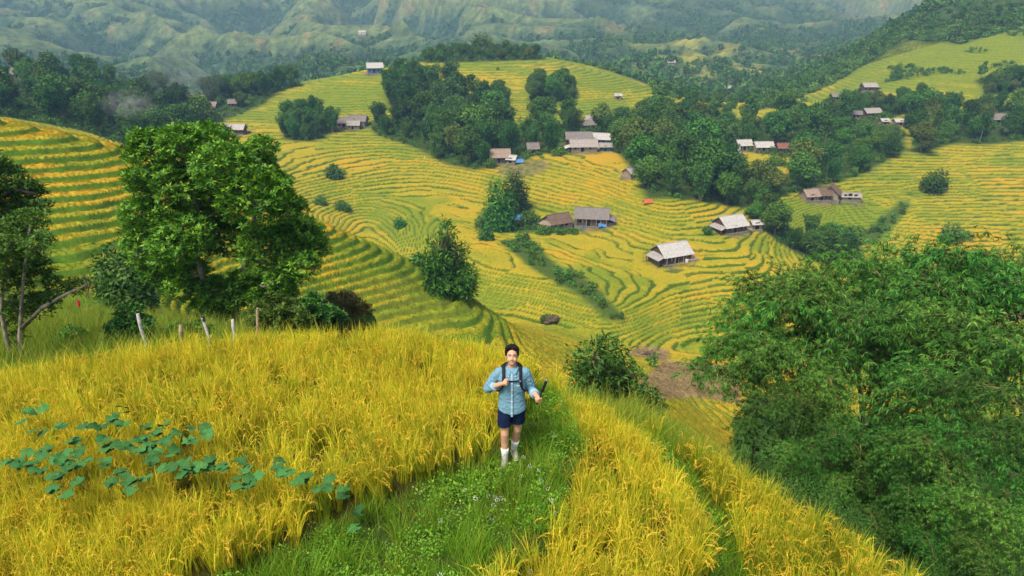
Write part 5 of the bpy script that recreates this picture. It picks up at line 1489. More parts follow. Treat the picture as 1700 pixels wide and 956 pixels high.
# long grass on the flanks of the hilltop and in the hollow behind it
LG = [grass_tuft(s, 22, .62, .014, M_drygrass, .14) for s in (21, 22, 23)] + [grass_tuft(24, 20, .5, .014, M_grass, .14)]
def px_(x, y): return to_pix(x, y, sample(GZ, x, y))[0]
def flank_w(x, y):
    rm, rd = rim_mask(x, y)
    return (rd > .1) * ~((px_(x, y) > 1225) & (y < 36)) * np.where(y < 20, 1.0, np.where(y < 30, .55, .25)) * (terw_s(x, y) < .5)
def terw_s(x, y): return sample(terw, x, y)
x, y = ground_points(42000, 5.0, 62, -.95, .95, flank_w, 14)
scatter('flank_grass', np.stack([x, y, sample(GZ, x, y)], -1), r.random(len(x)) * 6.28, .55 + .7 * r.random(len(x)), LG, tilt=.15)
# rice and bank grass on the nearer terraces; colour follows the crop of each terrace
def mat_tint(name, lo, hi):
    m, t, b = mat_new(name)
    at = t.nodes.new('ShaderNodeAttribute'); at.attribute_type = 'INSTANCER'; at.attribute_name = 'tint'
    g = t.nodes.new('ShaderNodeNewGeometry'); mr = t.nodes.new('ShaderNodeMapRange')
    mr.inputs['To Min'].default_value = lo; mr.inputs['To Max'].default_value = hi
    t.links.new(g.outputs['Random Per Island'], mr.inputs['Value'])
    mx = t.nodes.new('ShaderNodeMix'); mx.data_type = 'RGBA'; mx.blend_type = 'MULTIPLY'; mx.inputs['Factor'].default_value = 1
    t.links.new(at.outputs['Color'], mx.inputs[6]); t.links.new(mr.outputs['Result'], mx.inputs[7]); t.links.new(mx.outputs[2], b.inputs['Base Color'])
    b.inputs['Roughness'].default_value = .7; b.inputs['Specular IOR Level'].default_value = .1
    tr = t.nodes.new('ShaderNodeBsdfTranslucent'); ms = t.nodes.new('ShaderNodeMixShader'); ms.inputs[0].default_value = .25
    t.links.new(mx.outputs[2], tr.inputs['Color']); t.links.new(b.outputs[0], ms.inputs[1]); t.links.new(tr.outputs[0], ms.inputs[2])
    t.links.new(ms.outputs[0], t.nodes['Material Output'].inputs['Surface'])
    return m
M_tint = mat_tint('terrace_crop', .7, 1.45)
def mid_tuft(seed, n, L, W, R):
    q = np.random.default_rng(seed)
    return mix_mesh('rice_tuft', [(*blades(n, q, R, L, L * .2, W, (.2, .16), (.7, .4), 2), 0)], [M_tint])
MT = [mid_tuft(s, 16, .5, .035, .22) for s in (31, 32, 33)]
def ter_w(x, y): return (sample(terw, x, y) > .5) * (.45 + .55 * (y < 75))
x, y = ground_points(95000, 36, 106, -.9, .42, ter_w, 15)
tn = sample(alb, x, y)
lp = sample(lip, x, y)
scatter('terrace_rice', np.stack([x, y, sample(GZ, x, y) - .05], -1), r.random(len(x)) * 6.28, np.where(lp > .5, .50, .26) * (.8 + .4 * r.random(len(x))), MT, tilt=.12, tint=tn)
def yard_w(x, y):
    w_ = np.zeros(np.shape(x))
    for hx_, hy_, hr_ in HOUSE_CLEAR: w_ = np.maximum(w_, 1 - sstep(.85, 1.35, np.hypot(x - hx_, y - hy_) / hr_ + .25 * vnoise(x / 1.5, y / 1.5, 55)))
    return w_
# trodden yards round the houses
_me = bpy.data.objects['terraced_hillside'].data; _n = len(_me.vertices)
_co = np.empty(_n * 3, np.float32); _me.vertices.foreach_get('co', _co); _co = _co.reshape(-1, 3)
_at = _me.attributes['cover'].data; _cl = np.empty(_n * 4, np.float32); _at.foreach_get('color', _cl); _cl = _cl.reshape(-1, 4)
_k = _co[:, 1] > 100
_w = np.zeros(_n); _w[_k] = yard_w(_co[_k, 0], _co[_k, 1])
_yc = mix(np.broadcast_to(np.array([.19, .145, .08]), (_n, 3)), np.broadcast_to(np.array([.06, .11, .02]), (_n, 3)), sstep(-.2, .35, vnoise(_co[:, 0] / 2.2, _co[:, 1] / 2.2, 56)))
_cl[:, :3] = _cl[:, :3] * (1 - _w[:, None] * .85) + _yc * _w[:, None] * .85
_at.foreach_set('color', np.ascontiguousarray(_cl, np.float32).ravel())
def ter_w2(x, y): return (sample(terw, x, y) > .5) * (sample(lip, x, y) > .7) * np.clip(1.5 - y / 170, .0, 1) * (yard_w(x, y) < .3)
MT2 = [mid_tuft(s, 12, .75, .10, .5) for s in (41, 42)]
x, y = ground_points(70000, 104, 300, -.8, .85, ter_w2, 16)
tn = sample(alb, x, y); lp = sample(lip, x, y)
scatter('valley_rice', np.stack([x, y, sample(GZ, x, y) - .08], -1), r.random(len(x)) * 6.28, np.where(lp > .5, .42, .4) * (.8 + .4 * r.random(len(x))), MT2, tilt=.12, tint=tn)
# low scrub over the bare hollows, gully beds and wood floors
SB = [low_tree(s, 1.6, 1.9, 90, .42, M_wood_leaf) for s in (51, 52)] + [low_tree(53, 1.4, 1.8, 80, .4, M_bam_leaf)]
def scrub_w(x, y):
    b = sample(brush.astype(float), x, y); wd = sample(wood.astype(float), x, y)
    return np.clip(b * .35 + wd * .35 + (sample(wild, x, y) > .6) * (y > 60) * np.where(y > 330, .5, .04), 0, 1) * (y < 500)
x, y = ground_points(80000, 60, 500, -.85, .85, scrub_w, 17)
scatter('undergrowth', np.stack([x, y, sample(GZ, x, y) - .1], -1), r.random(len(x)) * 6.28, .5 + .8 * r.random(len(x)), SB)
# undergrowth beneath the great bamboo, its dark leaves standing in for deep shade
def bam_w(x, y):
    rm, rd = rim_mask(x, y); px, py = to_pix(x, y, sample(GZ, x, y))
    return (rd > 1.0) * (px > 1235 + np.clip(720 - py, 0, 200) * .5) * np.clip((y - 4) / 18, .12, 1)
UB = [low_tree(s, 1.3, 1.5, 2000, .10, M_dark_leaf, .2) for s in (61, 62, 63)]
x, y = ground_points(7000, 10, 84, .26, 1.05, bam_w, 18)
scatter('bamboo_undergrowth', np.stack([x, y, sample(GZ, x, y) - .1], -1), r.random(len(x)) * 6.28, (.5 + .6 * r.random(len(x))) * (1 + .9 * (y > 34)), UB)

# ------------------------------------------------------------------ pumpkin vine in the rice: every leaf its own
m_pk, t, b = mat_new('pumpkin_leaf')
tc = t.nodes.new('ShaderNodeTexCoord'); wv = t.nodes.new('ShaderNodeTexNoise'); wv.inputs['Scale'].default_value = 9
oi = t.nodes.new('ShaderNodeObjectInfo')
rp = t.nodes.new('ShaderNodeValToRGB'); rp.color_ramp.elements[0].color = (.026, .100, .022, 1); rp.color_ramp.elements[1].color = (.062, .175, .044, 1)
rp.color_ramp.elements[0].position = .3; rp.color_ramp.elements[1].position = .7
hs = t.nodes.new('ShaderNodeHueSaturation'); mr = t.nodes.new('ShaderNodeMapRange'); mr.inputs['To Min'].default_value = .75; mr.inputs['To Max'].default_value = 1.3
t.links.new(tc.outputs['Object'], wv.inputs['Vector']); t.links.new(wv.outputs['Fac'], rp.inputs['Fac']); t.links.new(oi.outputs['Random'], mr.inputs['Value'])
t.links.new(mr.outputs['Result'], hs.inputs['Value']); t.links.new(rp.outputs['Color'], hs.inputs['Color']); t.links.new(hs.outputs['Color'], b.inputs['Base Color'])
b.inputs['Roughness'].default_value = .7; b.inputs['Specular IOR Level'].default_value = .12
def pumpkin_leaf(seed):
    r = np.random.default_rng(seed); n = 25
    V = [(0, 0, 0)]; F = []
    for ring in (.5, 1.0):
        for i in range(n):
            a = -2.75 + 5.5 * i / (n - 1)
            lobe = 1 + .13 * math.cos(a * 5 / 1.0) + .03 * r.normal()
            rad = .5 * ring * lobe * (1 - .12 * abs(a) / 2.75)
            x, y_ = rad * math.cos(a) + .1, rad * math.sin(a)
            z = .10 * ring ** 2 * math.cos(a * 2.5 + seed) * .6 - .16 * (ring ** 2) * abs(math.sin(a)) * .5 + .05 * ring - .03 * (ring == .5) * (i % 5 == 2)
            V.append((x, y_, z))
    for i in range(n - 1):
        F.append((0, 1 + i, 2 + i)); F.append((1 + i, 1 + n + i, 2 + n + i, 2 + i))
    me = bpy.data.meshes.new('leaf'); 
    k = len(V); V += [(.0, -.012, 0), (.0, .012, 0), (-.25, -.015, -1.6), (-.25, .015, -1.6)]; F.append((k, k + 1, k + 3, k + 2))
    me.from_pydata(V, [], F); me.polygons.foreach_set('use_smooth', [True] * len(me.polygons)); me.materials.append(m_pk); me.update()
    return me
PLM = [pumpkin_leaf(s) for s in range(6)]
ZL = [(195,165,28),(120,185,30),(97,230,14),(570,162,20),(595,185,20),(525,205,32),(570,235,32),(295,248,50),(388,245,22),(440,255,30),(480,250,18),(158,270,20),(205,278,22),(335,312,44),(690,250,34),(735,272,40),(785,238,36),
 (900,257,30),(950,255,30),(975,278,34),(840,285,40),(805,295,28),(690,305,32),(880,312,36),(770,320,30),(485,318,40),(600,328,36),(665,320,26),(710,330,30),(215,360,36),(185,385,34),(125,385,26),(490,355,46),(545,345,30),
 (685,355,50),(650,365,30),(820,370,50),(735,380,30),(360,375,50),(300,385,36),(260,400,30),(60,412,46),(20,420,26),(80,435,26),(150,422,48),(295,420,40),(400,415,48),(320,440,40),(485,418,40),(710,418,30),(865,420,36),(985,400,36),
 (775,445,42),(885,440,34),(935,448,36),(990,440,40),(1050,438,40),(185,462,46),(245,478,50),(290,465,34),(560,458,36),(855,468,40),(350,510,34),(520,512,46),(585,505,34),(640,505,50),(690,495,28),(625,548,16),(260,550,34),(298,572,14),
 (1150,400,38),(1170,435,32),(1130,490,30),(1200,490,30),(1120,530,24),(1165,522,30),(1310,420,40),(1320,465,36),(1350,470,14),(1390,510,22),(1430,480,44),(1420,508,28),(1545,490,10),(1530,540,28),(1490,545,20),(1610,540,28),(1615,575,38),
 (1675,645,20),(1685,662,22),(1670,725,26)]
VINES = [('spreading pumpkin vine with the most leaves, in the left part of the rice', lambda x, y: x < 620 and y > 300), ('few pumpkin leaves furthest back in the rice at left', lambda x, y: x < 620), ('pumpkin vine with large leaves in the middle of the green patch', lambda x, y: x < 1090),
         ('small pumpkin vine between the big patch and the runner', lambda x, y: x < 1230), ('pumpkin runner trailing right towards the path', lambda x, y: True)]
vr = np.random.default_rng(44); vine_e = [None] * len(VINES)
ZL = ZL + [(a + int(vr.normal() * 14), b + int(9 + vr.normal() * 6), int(c * .8)) for a, b, c in ZL if c >= 30 and a < 1500]
for zx, zy, w_ in ZL:
    px, py = zx / 2.828, 618 + zy / 2.828
    vi = next(i for i, v in enumerate(VINES) if v[1](zx, zy))
    zt = .90 + .09 * vr.random()
    if zx > 1600: zt = .55
    if zx > 1660: zt = .35
    x, y = at_z(px, py, zt)
    if vine_e[vi] is None:
        vine_e[vi] = empty('pumpkin_vine', (x, y, 0)); tag(vine_e[vi], VINES[vi][0], 'pumpkin plant', 'pumpkin vines in the rice')
    o = data_obj('leaf', PLM[int(vr.integers(6))], vine_e[vi])
    f = y * CP + (CAMZ - zt) * SP
    s = max(.13, w_ / 2.828 / FPX * f) * 1.3
    o.location = Vector((x, y, zt)) - vine_e[vi].location
    o.scale = (s, s, s)
    o.rotation_euler = (vr.normal() * .22 + .12, vr.normal() * .22 + .05, vr.random() * 6.28)
# wildflowers in the path grass
M_white = mat_plain('white_petal', (.80, .80, .82), .6, .05, 20)
M_stalk = mat_plain('flower_stalk', (.08, .16, .03), .7, .2, 20)
def flower_mesh(seed):
    q = np.random.default_rng(seed); V, F = tube([(0, 0, -.02), (.01, 0, .12), (0, .01, .24)], [.003, .0025, .002], 4)
    stalk = poly_mesh('stalk', V, F, M_stalk)
    C_ = np.array([(0, .01, .24), (.012, 0, .234)])
    V, F = rosette_leaves(C_, q, 6, .010, .008, .35)
    return stalk, quad_mesh('petals', V, F, M_white)
FM = [flower_mesh(1), flower_mesh(2)]
for i, (zx, zy) in enumerate([(415,565),(625,555),(680,590),(740,575),(765,582),(795,595),(780,600),(765,622),(900,398),(930,440),(890,490),(1018,550),(1035,600),(1055,622),(750,690),(510,700),(940,830),(990,510),(970,465),(1045,300),(1085,128),(1145,245),(510,950)]):
    x, y = at_z(550 + zx / 2.828, 618 + zy / 2.828, .24)
    e = empty('wildflower', (x, y, float(sample(GZ, np.array([x]), np.array([y]))[0])), i * 1.3)
    tag(e, 'tiny white wildflower standing in the green grass of the path', 'flower', 'white wildflowers of the path')
    for m in FM[i % 2]: data_obj(m.name.split('.')[0], m, e)
# fence posts behind the field
M_post = mat_plain('weathered_post', (.50, .47, .42), .85, .25, 14, .2, .5)
M_post2 = mat_plain('brown_post', (.33, .25, .15), .85, .3, 14, .2, .5)
M_cap = mat_plain('dark_cap', (.03, .03, .035), .6, .2, 10)
for i, (px0, py0, px1, py1, rr, mt, lab, cap) in enumerate([
    (229, 521, 239, 566, .030, M_post, 'leaning whitish fence post, tallest and leftmost of the five', 0), (299, 539, 301, 558, .032, M_post2, 'short pale brown fence post, second from the left', 0),
    (337, 527, 344, 554, .026, M_post, 'slanting white fence post with a dark top, in the middle', 1), (387, 530, 389, 552, .028, M_post, 'short upright white fence post in front of the big tree trunk', 0),
    (428, 511, 427, 548, .024, M_post2, 'thin tall brownish fence post, rightmost of the five', 0)]):
    y = 11.9
    top = at_y(px0, py0, y + .05); low = at_y(px1, py1, y); d = (low - top).normalized()
    zb = float(sample(GZ, np.array([low.x]), np.array([y]))[0]) - .15
    bt = top + d * ((zb - top.z) / d.z)
    L_ = top - bt
    e = empty('fence_post', bt); tag(e, lab, 'fence post', 'fence posts behind the rice field')
    n_ = 8; pth = [tuple(L_ * (k / n_) + Vector((vr.normal() * .006, vr.normal() * .006, 0))) for k in range(n_ + 1)]
    V, F = tube(pth, [rr * (1.05 + .06 * vr.normal()) for k in range(n_ + 1)], 9)
    data_obj('shaft', poly_mesh('shaft', V, F, mt, False), e)
    if cap:
        V, F = tube([tuple(L_ * .93), tuple(L_ * 1.02)], [rr * 1.3, rr * 1.25], 9); data_obj('wrapping', poly_mesh('wrapping', V, F, M_cap), e)
# ------------------------------------------------------------------ the man on the path
def fuse(name, parts, voxel, mat, smooth_it=6, disp=None):
    V, F = join(parts)
    me = poly_mesh(name + '_raw', V, F, mat)
    o = bpy.data.objects.new(name + '_raw', me); COL.objects.link(o)
    m = o.modifiers.new('r', 'REMESH'); m.mode = 'VOXEL'; m.voxel_size = voxel; m.use_smooth_shade = True
    if smooth_it:
        s = o.modifiers.new('s', 'SMOOTH'); s.factor = .5; s.iterations = smooth_it
    dg = bpy.context.evaluated_depsgraph_get()
    out = bpy.data.meshes.new_from_object(o.evaluated_get(dg))
    bpy.data.objects.remove(o); out.name = name
    out.materials.clear(); out.materials.append(mat)
    if disp:
        n = len(out.vertices); co = np.empty(n * 3, np.float32); out.vertices.foreach_get('co', co); co = co.reshape(-1, 3)
        nr_ = np.empty(n * 3, np.float32); out.vertices.foreach_get('normal', nr_); nr_ = nr_.reshape(-1, 3)
        co = co + nr_ * disp(co)[:, None]; out.vertices.foreach_set('co', np.ascontiguousarray(co, np.float32).ravel()); out.update()
    out.polygons.foreach_set('use_smooth', np.ones(len(out.polygons), bool))
    return out

M_skin = mat_plain('skin', (.60, .335, .205), .55, .06, 30, .3)
M_denim = mat_plain('denim_shirt', (.150, .30, .385), .85, .09, 90, .15, .15)
M_cuff = mat_plain('denim_inside', (.28, .44, .54), .85, .07, 90, .15)
M_navy = mat_plain('navy_cloth', (.005, .013, .045), .85, .2, 60, .15)
M_black = mat_plain('black_fabric', (.012, .012, .015), .75, .2, 60, .25)
M_sock = mat_plain('white_sock', (.80, .80, .80), .9, .04, 60, .1)
M_shoe = mat_plain('grey_green_shoe', (.30, .30, .25), .8, .2, 40, .2)
M_sole = mat_plain('pale_sole', (.55, .54, .48), .8, .1, 40, .2)
M_hair = mat_plain('black_hair', (.010, .008, .008), .7, .3, 60, .15)
M_eye = mat_plain('eye_white', (.75, .73, .70), .3, .02, 20)
M_iris = mat_plain('dark_iris', (.015, .010, .008), .2, .1, 20)
M_lip = mat_plain('lips', (.58, .27, .20), .5, .05, 30)
M_button = mat_plain('button', (.82, .82, .80), .4, .03, 30)
M_tee = mat_plain('white_tee', (.8, .8, .8), .9, .03, 30)

yM = 8.20
person = empty('person', (0.0, yM, float(sample(GZ, np.array([0.0]), np.array([yM]))[0]) + .02))
person.scale = (1.02, 1.02, 1.02)
tag(person, 'man in light blue shirt and navy shorts walking on the grass path with a backpack', 'person')
def loc(px, py, y):
    v = (at_y(px, py, y) - person.location) / 1.02
    return np.array(v)
# joints; the man faces the camera (-y); x grows to the right of the picture
shR, shL = np.array([-.185, .01, 1.395]), np.array([.185, .01, 1.395])
elR = np.array([-.315, .02, 1.14]); haR = np.array([-.125, -.165, 1.315])
elL = np.array([.255, .04, 1.105]); haL = loc(894, 661, 7.94)
hipR, hipL = np.array([-.095, 0, .90]), np.array([.09, 0, .90])
knR, knL = np.array([-.10, -.10, .49]), np.array([.075, .01, .49])
anR, anL = np.array([-.10, -.09, .085]), np.array([.03, .13, .095])
def head_rot(p):
    a = math.radians(16); c, s = math.cos(a), math.sin(a); o = np.array([0, 0.0, 1.52]); q = np.asarray(p, float) - o
    # tip the face up towards the camera
    return np.stack([q[..., 0], q[..., 1] * c + q[..., 2] * s, -q[..., 1] * s + q[..., 2] * c], -1) + o
def hd(part): return head_rot(part[0]), part[1]
parts = []
parts += [hd(ellip((0, .008, 1.645), (.076, .096, .105))), hd(ellip((0, -.020, 1.585), (.063, .070, .075))), hd(ellip((0, -.052, 1.545), (.036, .034, .030))),
          hd(ellip((-.030, -.060, 1.592), (.032, .030, .034))), hd(ellip((.030, -.060, 1.592), (.032, .030, .034))),
          hd(capsule((0, -.088, 1.640), (0, -.106, 1.604), .009, .0125)), hd(ellip((-.012, -.096, 1.600), (.010, .009, .008))), hd(ellip((.012, -.096, 1.600), (.010, .009, .008))),
          hd(ellip((-.079, .006, 1.622), (.010, .022, .032))), hd(ellip((.079, .006, 1.622), (.010, .022, .032))), hd(ellip((0, -.080, 1.662), (.052, .016, .012)))]
parts += [capsule((0, .02, 1.40), (0, .005, 1.56), .060, .056)]
parts += [loft([(.86, .15, .10, 0), (.98, .14, .10, 0), (1.12, .145, .105, 0), (1.28, .165, .11, 0), (1.38, .15, .09, .01), (1.44, .07, .06, .015)])]
parts += chain([shR, elR], [.05, .042]) + chain([elR, elR * .55 + haR * .45, haR], [.043, .040, .027]) + chain([shL, elL], [.05, .042]) + chain([elL, elL * .55 + haL * .45, haL], [.043, .040, .027])
for h, k, a in ((hipR, knR, anR), (hipL, knL, anL)):
    parts += chain([h, h * .5 + k * .5, k], [.088, .074, .056]) + chain([k, k * .68 + a * .32 + np.array([0, .018, 0]), a], [.055, .056, .036]) + chain([a + np.array([0, .03, -.03]), a + np.array([0, -.12, -.055])], [.034, .028])
def hand(w, fwd, palm_n, side, curl, spread=.019, thumb=1, k=1.0):
    """w wrist, fwd towards the knuckles, palm_n out of the palm, side along the row of knuckles (first to little finger)"""
    fwd, palm_n, side = [np.array(v, float) / np.linalg.norm(v) for v in (fwd, palm_n, side)]
    out = []
    kn = w + fwd * .080 * k
    out.append(capsule(w + fwd * .01, w + fwd * .06, .026, .030))
    for i in range(4):
        b = kn + side * (i - 1.5) * spread * k
        out.append(capsule(w + fwd * .02 + side * (i - 1.5) * .012, b, .015, .0115, 10))
        ln = (.042, .047, .044, .034)[i] * k; p = b; an = 0.25 + .1 * i * .3
        for s in range(3):
            an += curl * (1.0, 1.15, .85)[s]
            d = fwd * math.cos(an) + palm_n * math.sin(an)
            q = p + d * ln * (1.0, .68, .55)[s]; out.append(capsule(p, q, .0105 - .0008 * s, .0097 - .0008 * s, 10)); p = q
    t0 = w + fwd * .025 - side * .022 * thumb; t1 = t0 + (fwd * .5 - side * .5 * thumb + palm_n * .45) * .05; t2 = t1 + (fwd * .65 + side * .1 * thumb + palm_n * .5) * .036
    out += [capsule(t0, t1, .015, .0125, 10), capsule(t1, t2, .0125, .0095, 10)]
    return out
fR = haR - elR
parts += hand(haR, fR + np.array([.02, 0, -.02]), (.25, .9, -.3), (0, -.25, -1), .95)
stick_a = loc(892, 670, 7.92); stick_b = loc(908, 631, 7.90)
sdir = (stick_b - stick_a) / np.linalg.norm(stick_b - stick_a)
fL = haL - elL; fLn = fL / np.linalg.norm(fL)
pn = np.cross(sdir, fLn); pn /= np.linalg.norm(pn)
gripc = haL + fLn * .072 + (-pn) * .028
parts += hand(haL, fL, -pn, -sdir, .95)
body = data_obj('body', fuse('body', parts, .0052, M_skin, 4), person)
# face
for s in (-1, 1):
    V, F = hd(ellip((.030 * s, -.0775, 1.640), (.0135, .008, .0042))); o = data_obj('eye', poly_mesh('eye', V, F, M_eye, True), person)
    V, F = hd(ellip((.030 * s, -.0835, 1.640), (.0058, .0040, .0040))); data_obj('iris', poly_mesh('iris', V, F, M_iris, True), o)
    V, F = hd(join(chain([(.014 * s, -.0950, 1.663), (.032 * s, -.0935, 1.666), (.050 * s, -.079, 1.660)], [.0032, .0040, .0028], 8))); data_obj('eyebrow', poly_mesh('eyebrow', V, F, M_hair, True), person)
V, F = hd(join([ellip((0, -.0865, 1.571), (.022, .008, .0048)), ellip((0, -.086, 1.5655), (.018, .008, .0050))])); data_obj('mouth', poly_mesh('mouth', V, F, M_lip, True), person)
hr = np.random.default_rng(3)
hp = [hd(ellip((0, .032, 1.698), (.094, .094, .088))), hd(ellip((0, .058, 1.630), (.080, .064, .085)))]
for s_ in (-1, 1):
    hp += [hd(ellip((.076 * s_, .004, 1.668), (.020, .046, .046))), hd(ellip((.050 * s_, -.048, 1.748), (.038, .032, .024))), hd(ellip((.073 * s_, -.030, 1.705), (.018, .030, .028))), hd(ellip((.040 * s_, -.062, 1.752), (.022, .016, .015)))]
for i in range(60):
    a = hr.random() * 6.283; e_ = hr.random() * 1.2 + .3
    c = np.array([math.cos(a) * math.cos(e_) * .078, .024 + math.sin(a) * math.cos(e_) * .086, 1.69 + math.sin(e_) * .076])
    if c[1] < -.02 and c[2] < 1.745: continue
    hp.append(hd(ellip(c, (.018 + .012 * hr.random(), .018 + .012 * hr.random(), .014 + .010 * hr.random()), n=8)))
data_obj('hair', fuse('hair', hp, .0055, M_hair, 2, lambda c: .006 * vnoise(c[:, 0] / .011 + c[:, 1] * 50, c[:, 2] / .022, 4)), person)
# shirt: body, sleeves rolled below the elbow, collar, placket, buttons, pocket
def hem(V):
    k = V[:, 2] < .93
    V[k, 2] += (.93 - V[k, 2]) / .12 * (.065 * (np.abs(V[k, 0]) / .2) ** 2)
    return V
Vt, Ft = loft([(.815, .204, .148, -.005), (.84, .203, .148, -.005), (.90, .198, .145, -.005), (1.0, .188, .138, 0), (1.12, .186, .136, 0), (1.24, .196, .14, 0), (1.33, .203, .135, .005), (1.39, .185, .118, .01), (1.43, .13, .098, .012), (1.465, .078, .075, .010), (1.48, .070, .068, .006)])
Vt = Vt * np.array([.95, .97, 1.0])
Vt = hem(Vt)
sp = [(Vt, Ft)]
sp += chain([shR + np.array([.015, 0, -.01]), shR * .5 + elR * .5 + np.array([-.012, 0, 0]), elR + np.array([-.008, .01, -.01]), elR * .62 + haR * .38], [.076, .068, .066, .058])
sp += chain([shL + np.array([-.015, 0, -.01]), shL * .5 + elL * .5 + np.array([.012, 0, 0]), elL + np.array([.006, .01, -.01]), elL * .58 + haL * .42], [.076, .068, .066, .060])
def wrinkles(c):
    x, y, z = c[:, 0], c[:, 1], c[:, 2]
    w = .0055 * vnoise(x / .07 + z * 3, z / .05 - x * 9, 6) + .004 * vnoise(x / .035 - z * 6 + y * 9, z / .030 + x * 10, 7)
    arm = sstep(.19, .23, np.abs(x))
    return w * (.8 + .8 * arm)
data_obj('shirt', fuse('shirt', sp, .0075, M_denim, 5, wrinkles), person)
for e_, h_, t0, t1, rr in ((elR, haR, .36, .50, .063), (elL, haL, .38, .54, .065)):
    V, F = tube([tuple(e_ * (1 - t) + h_ * t) for t in (t0, t0 + .02, t1 - .02, t1)], [rr * .97, rr * 1.04, rr * 1.0, rr * .90], 22)
    data_obj('cuff', poly_mesh('cuff', V, F, M_cuff, True), person)
for s in (-1, 1):
    pts = np.array([(.012 * s, -.082, 1.438), (.050 * s, -.070, 1.465), (.076 * s, -.02, 1.487), (.070 * s, .05, 1.50), (0, .085, 1.505)])
    low = pts + np.array([(.030 * s, -.030, -.040), (.014 * s, -.022, -.028), (.012 * s, -.008, -.02), (.008 * s, .01, -.02), (0, .012, -.02)])
    V = np.concatenate([pts, low, pts + np.array([.0, -.004, .004]), low + np.array([0, -.006, .004])]); F = []
    for k in range(4):
        F += [(k, k + 1, 6 + k, 5 + k), (10 + k, 15 + k, 16 + k, 11 + k), (k, 10 + k, 11 + k, k + 1), (5 + k, 6 + k, 16 + k, 15 + k)]
    data_obj('collar', poly_mesh('collar', V, np.array(F), M_denim, True), person)
def chest_y(x, z):
    """front surface of the shirt"""
    rz = [(.815, .204, .148, -.005), (.90, .198, .145, -.005), (1.0, .188, .138, 0), (1.12, .186, .136, 0), (1.24, .196, .14, 0), (1.33, .203, .135, .005), (1.39, .185, .118, .01), (1.43, .13, .098, .012), (1.48, .07, .07, .006)]
    zz = [q[0] for q in rz]; w_ = np.interp(z, zz, [q[1] for q in rz]); d_ = np.interp(z, zz, [q[2] for q in rz]); o_ = np.interp(z, zz, [q[3] for q in rz])
    return o_ - d_ * max(0, 1 - (abs(x) / w_) ** 2.4) ** (1 / 2.4)
zs = np.linspace(.80, 1.43, 14)
V = []; F = []
for z in zs:
    yy = chest_y(0, z) - .004
    for dx, dy in ((-.016, .004), (-.015, -.003), (.015, -.003), (.016, .004)): V.append((dx, yy + dy, z))
for k in range(13):
    for j in range(3): F.append((4 * k + j, 4 * k + j + 1, 4 * k + j + 5, 4 * k + j + 4))
data_obj('placket', poly_mesh('placket', np.array(V), np.array(F), M_cuff, True), person)
bV, bF = tube([(0, .001, 0), (0, -.005, 0)], [.0075, .0070], 10); bme = poly_mesh('button', bV, bF, M_button)
for z in (.855, .945, 1.03, 1.12, 1.21, 1.30):
    o = data_obj('button', bme, person); o.location = (0, chest_y(0, z) - .0075, z)
for s in (-1, 1):
    o = data_obj('button', bme, person); o.location = (.045 * s, -.118, 1.402)
zs = np.linspace(1.16, 1.272, 6); V = []; F = []
for z in zs:
    for x in np.linspace(.055, .145, 6): V.append((x, chest_y(x, z) - .006, z))
for k in range(5):
    for j in range(5): F.append((6 * k + j, 6 * k + j + 1, 6 * k + j + 7, 6 * k + j + 6))
pk = data_obj('pocket', poly_mesh('pocket', np.array(V), np.array(F), M_denim, True), person)
V = [(x, chest_y(x, z) - .009, z) for z in (1.262, 1.274) for x in np.linspace(.06, .14, 5)]
F = [(k, k + 1, 6 + k, 5 + k) for k in range(4)]
data_obj('pocket_edge', poly_mesh('pocket_edge', np.array(V), np.array(F), M_tee), pk)
# shorts, socks, shoes
sh = [loft([(.80, .188, .125, 0), (.90, .175, .122, 0), (.95, .165, .115, 0)])]
for h, k in ((hipR, knR), (hipL, knL)):
    c = h * .32 + k * .68
    sh.append(loft([(.625, .096, .105, c[1], c[0] * 1.06), (.64, .097, .106, c[1], c[0] * 1.06), (.75, .098, .112, c[1] * .6, c[0] * 1.03), (.86, .094, .115, 0, h[0])], 30, 2.2))
data_obj('shorts', fuse('shorts', sh, .0075, M_navy, 4, lambda c: .004 * vnoise(c[:, 0] / .05, c[:, 2] / .09, 8)), person)
for k, a, yaw in ((knR, anR, -.12), (knL, anL, .18)):
    t = (a - k); up = a - t * .40
    V, F = tube([tuple(a + np.array([0, .0, -.03])), tuple(a), tuple(a - t * .12), tuple(a - t * .25), tuple(up), tuple(up - t * .01)], [.043, .042, .045, .052, .056, .050], 20)
    data_obj('sock', poly_mesh('sock', V, F, M_sock, True), person)
    R = Matrix.Rotation(yaw, 3, 'Z'); R = np.array(R)
    def ft(p): return (np.array(p) @ R.T) + np.array([a[0], a[1], a[2] - .085])
    pts = []
    for q in ([(0, .045, .055), (0, -.02, .06), (0, -.10, .045), (0, -.165, .035)],): pts = [ft(p) for p in q]
    sv = chain(pts, [.044, .046, .043, .034]); sv.append(capsule(ft((0, .03, .045)), ft((0, .0, .058)), .044, .042))
    so = data_obj('shoe', fuse('shoe', sv, .006, M_shoe, 4), person)
    V, F = join(chain([ft((0, .045, .016)), ft((0, -.02, .016)), ft((0, -.10, .014)), ft((0, -.170, .016))], [.046, .047, .046, .036])); V = V.copy(); V[:, 2] = (V[:, 2] - ft((0, 0, .015))[2]) * .38 + ft((0, 0, .015))[2]
    data_obj('sole', poly_mesh('sole', V, F, M_sole, True), so)
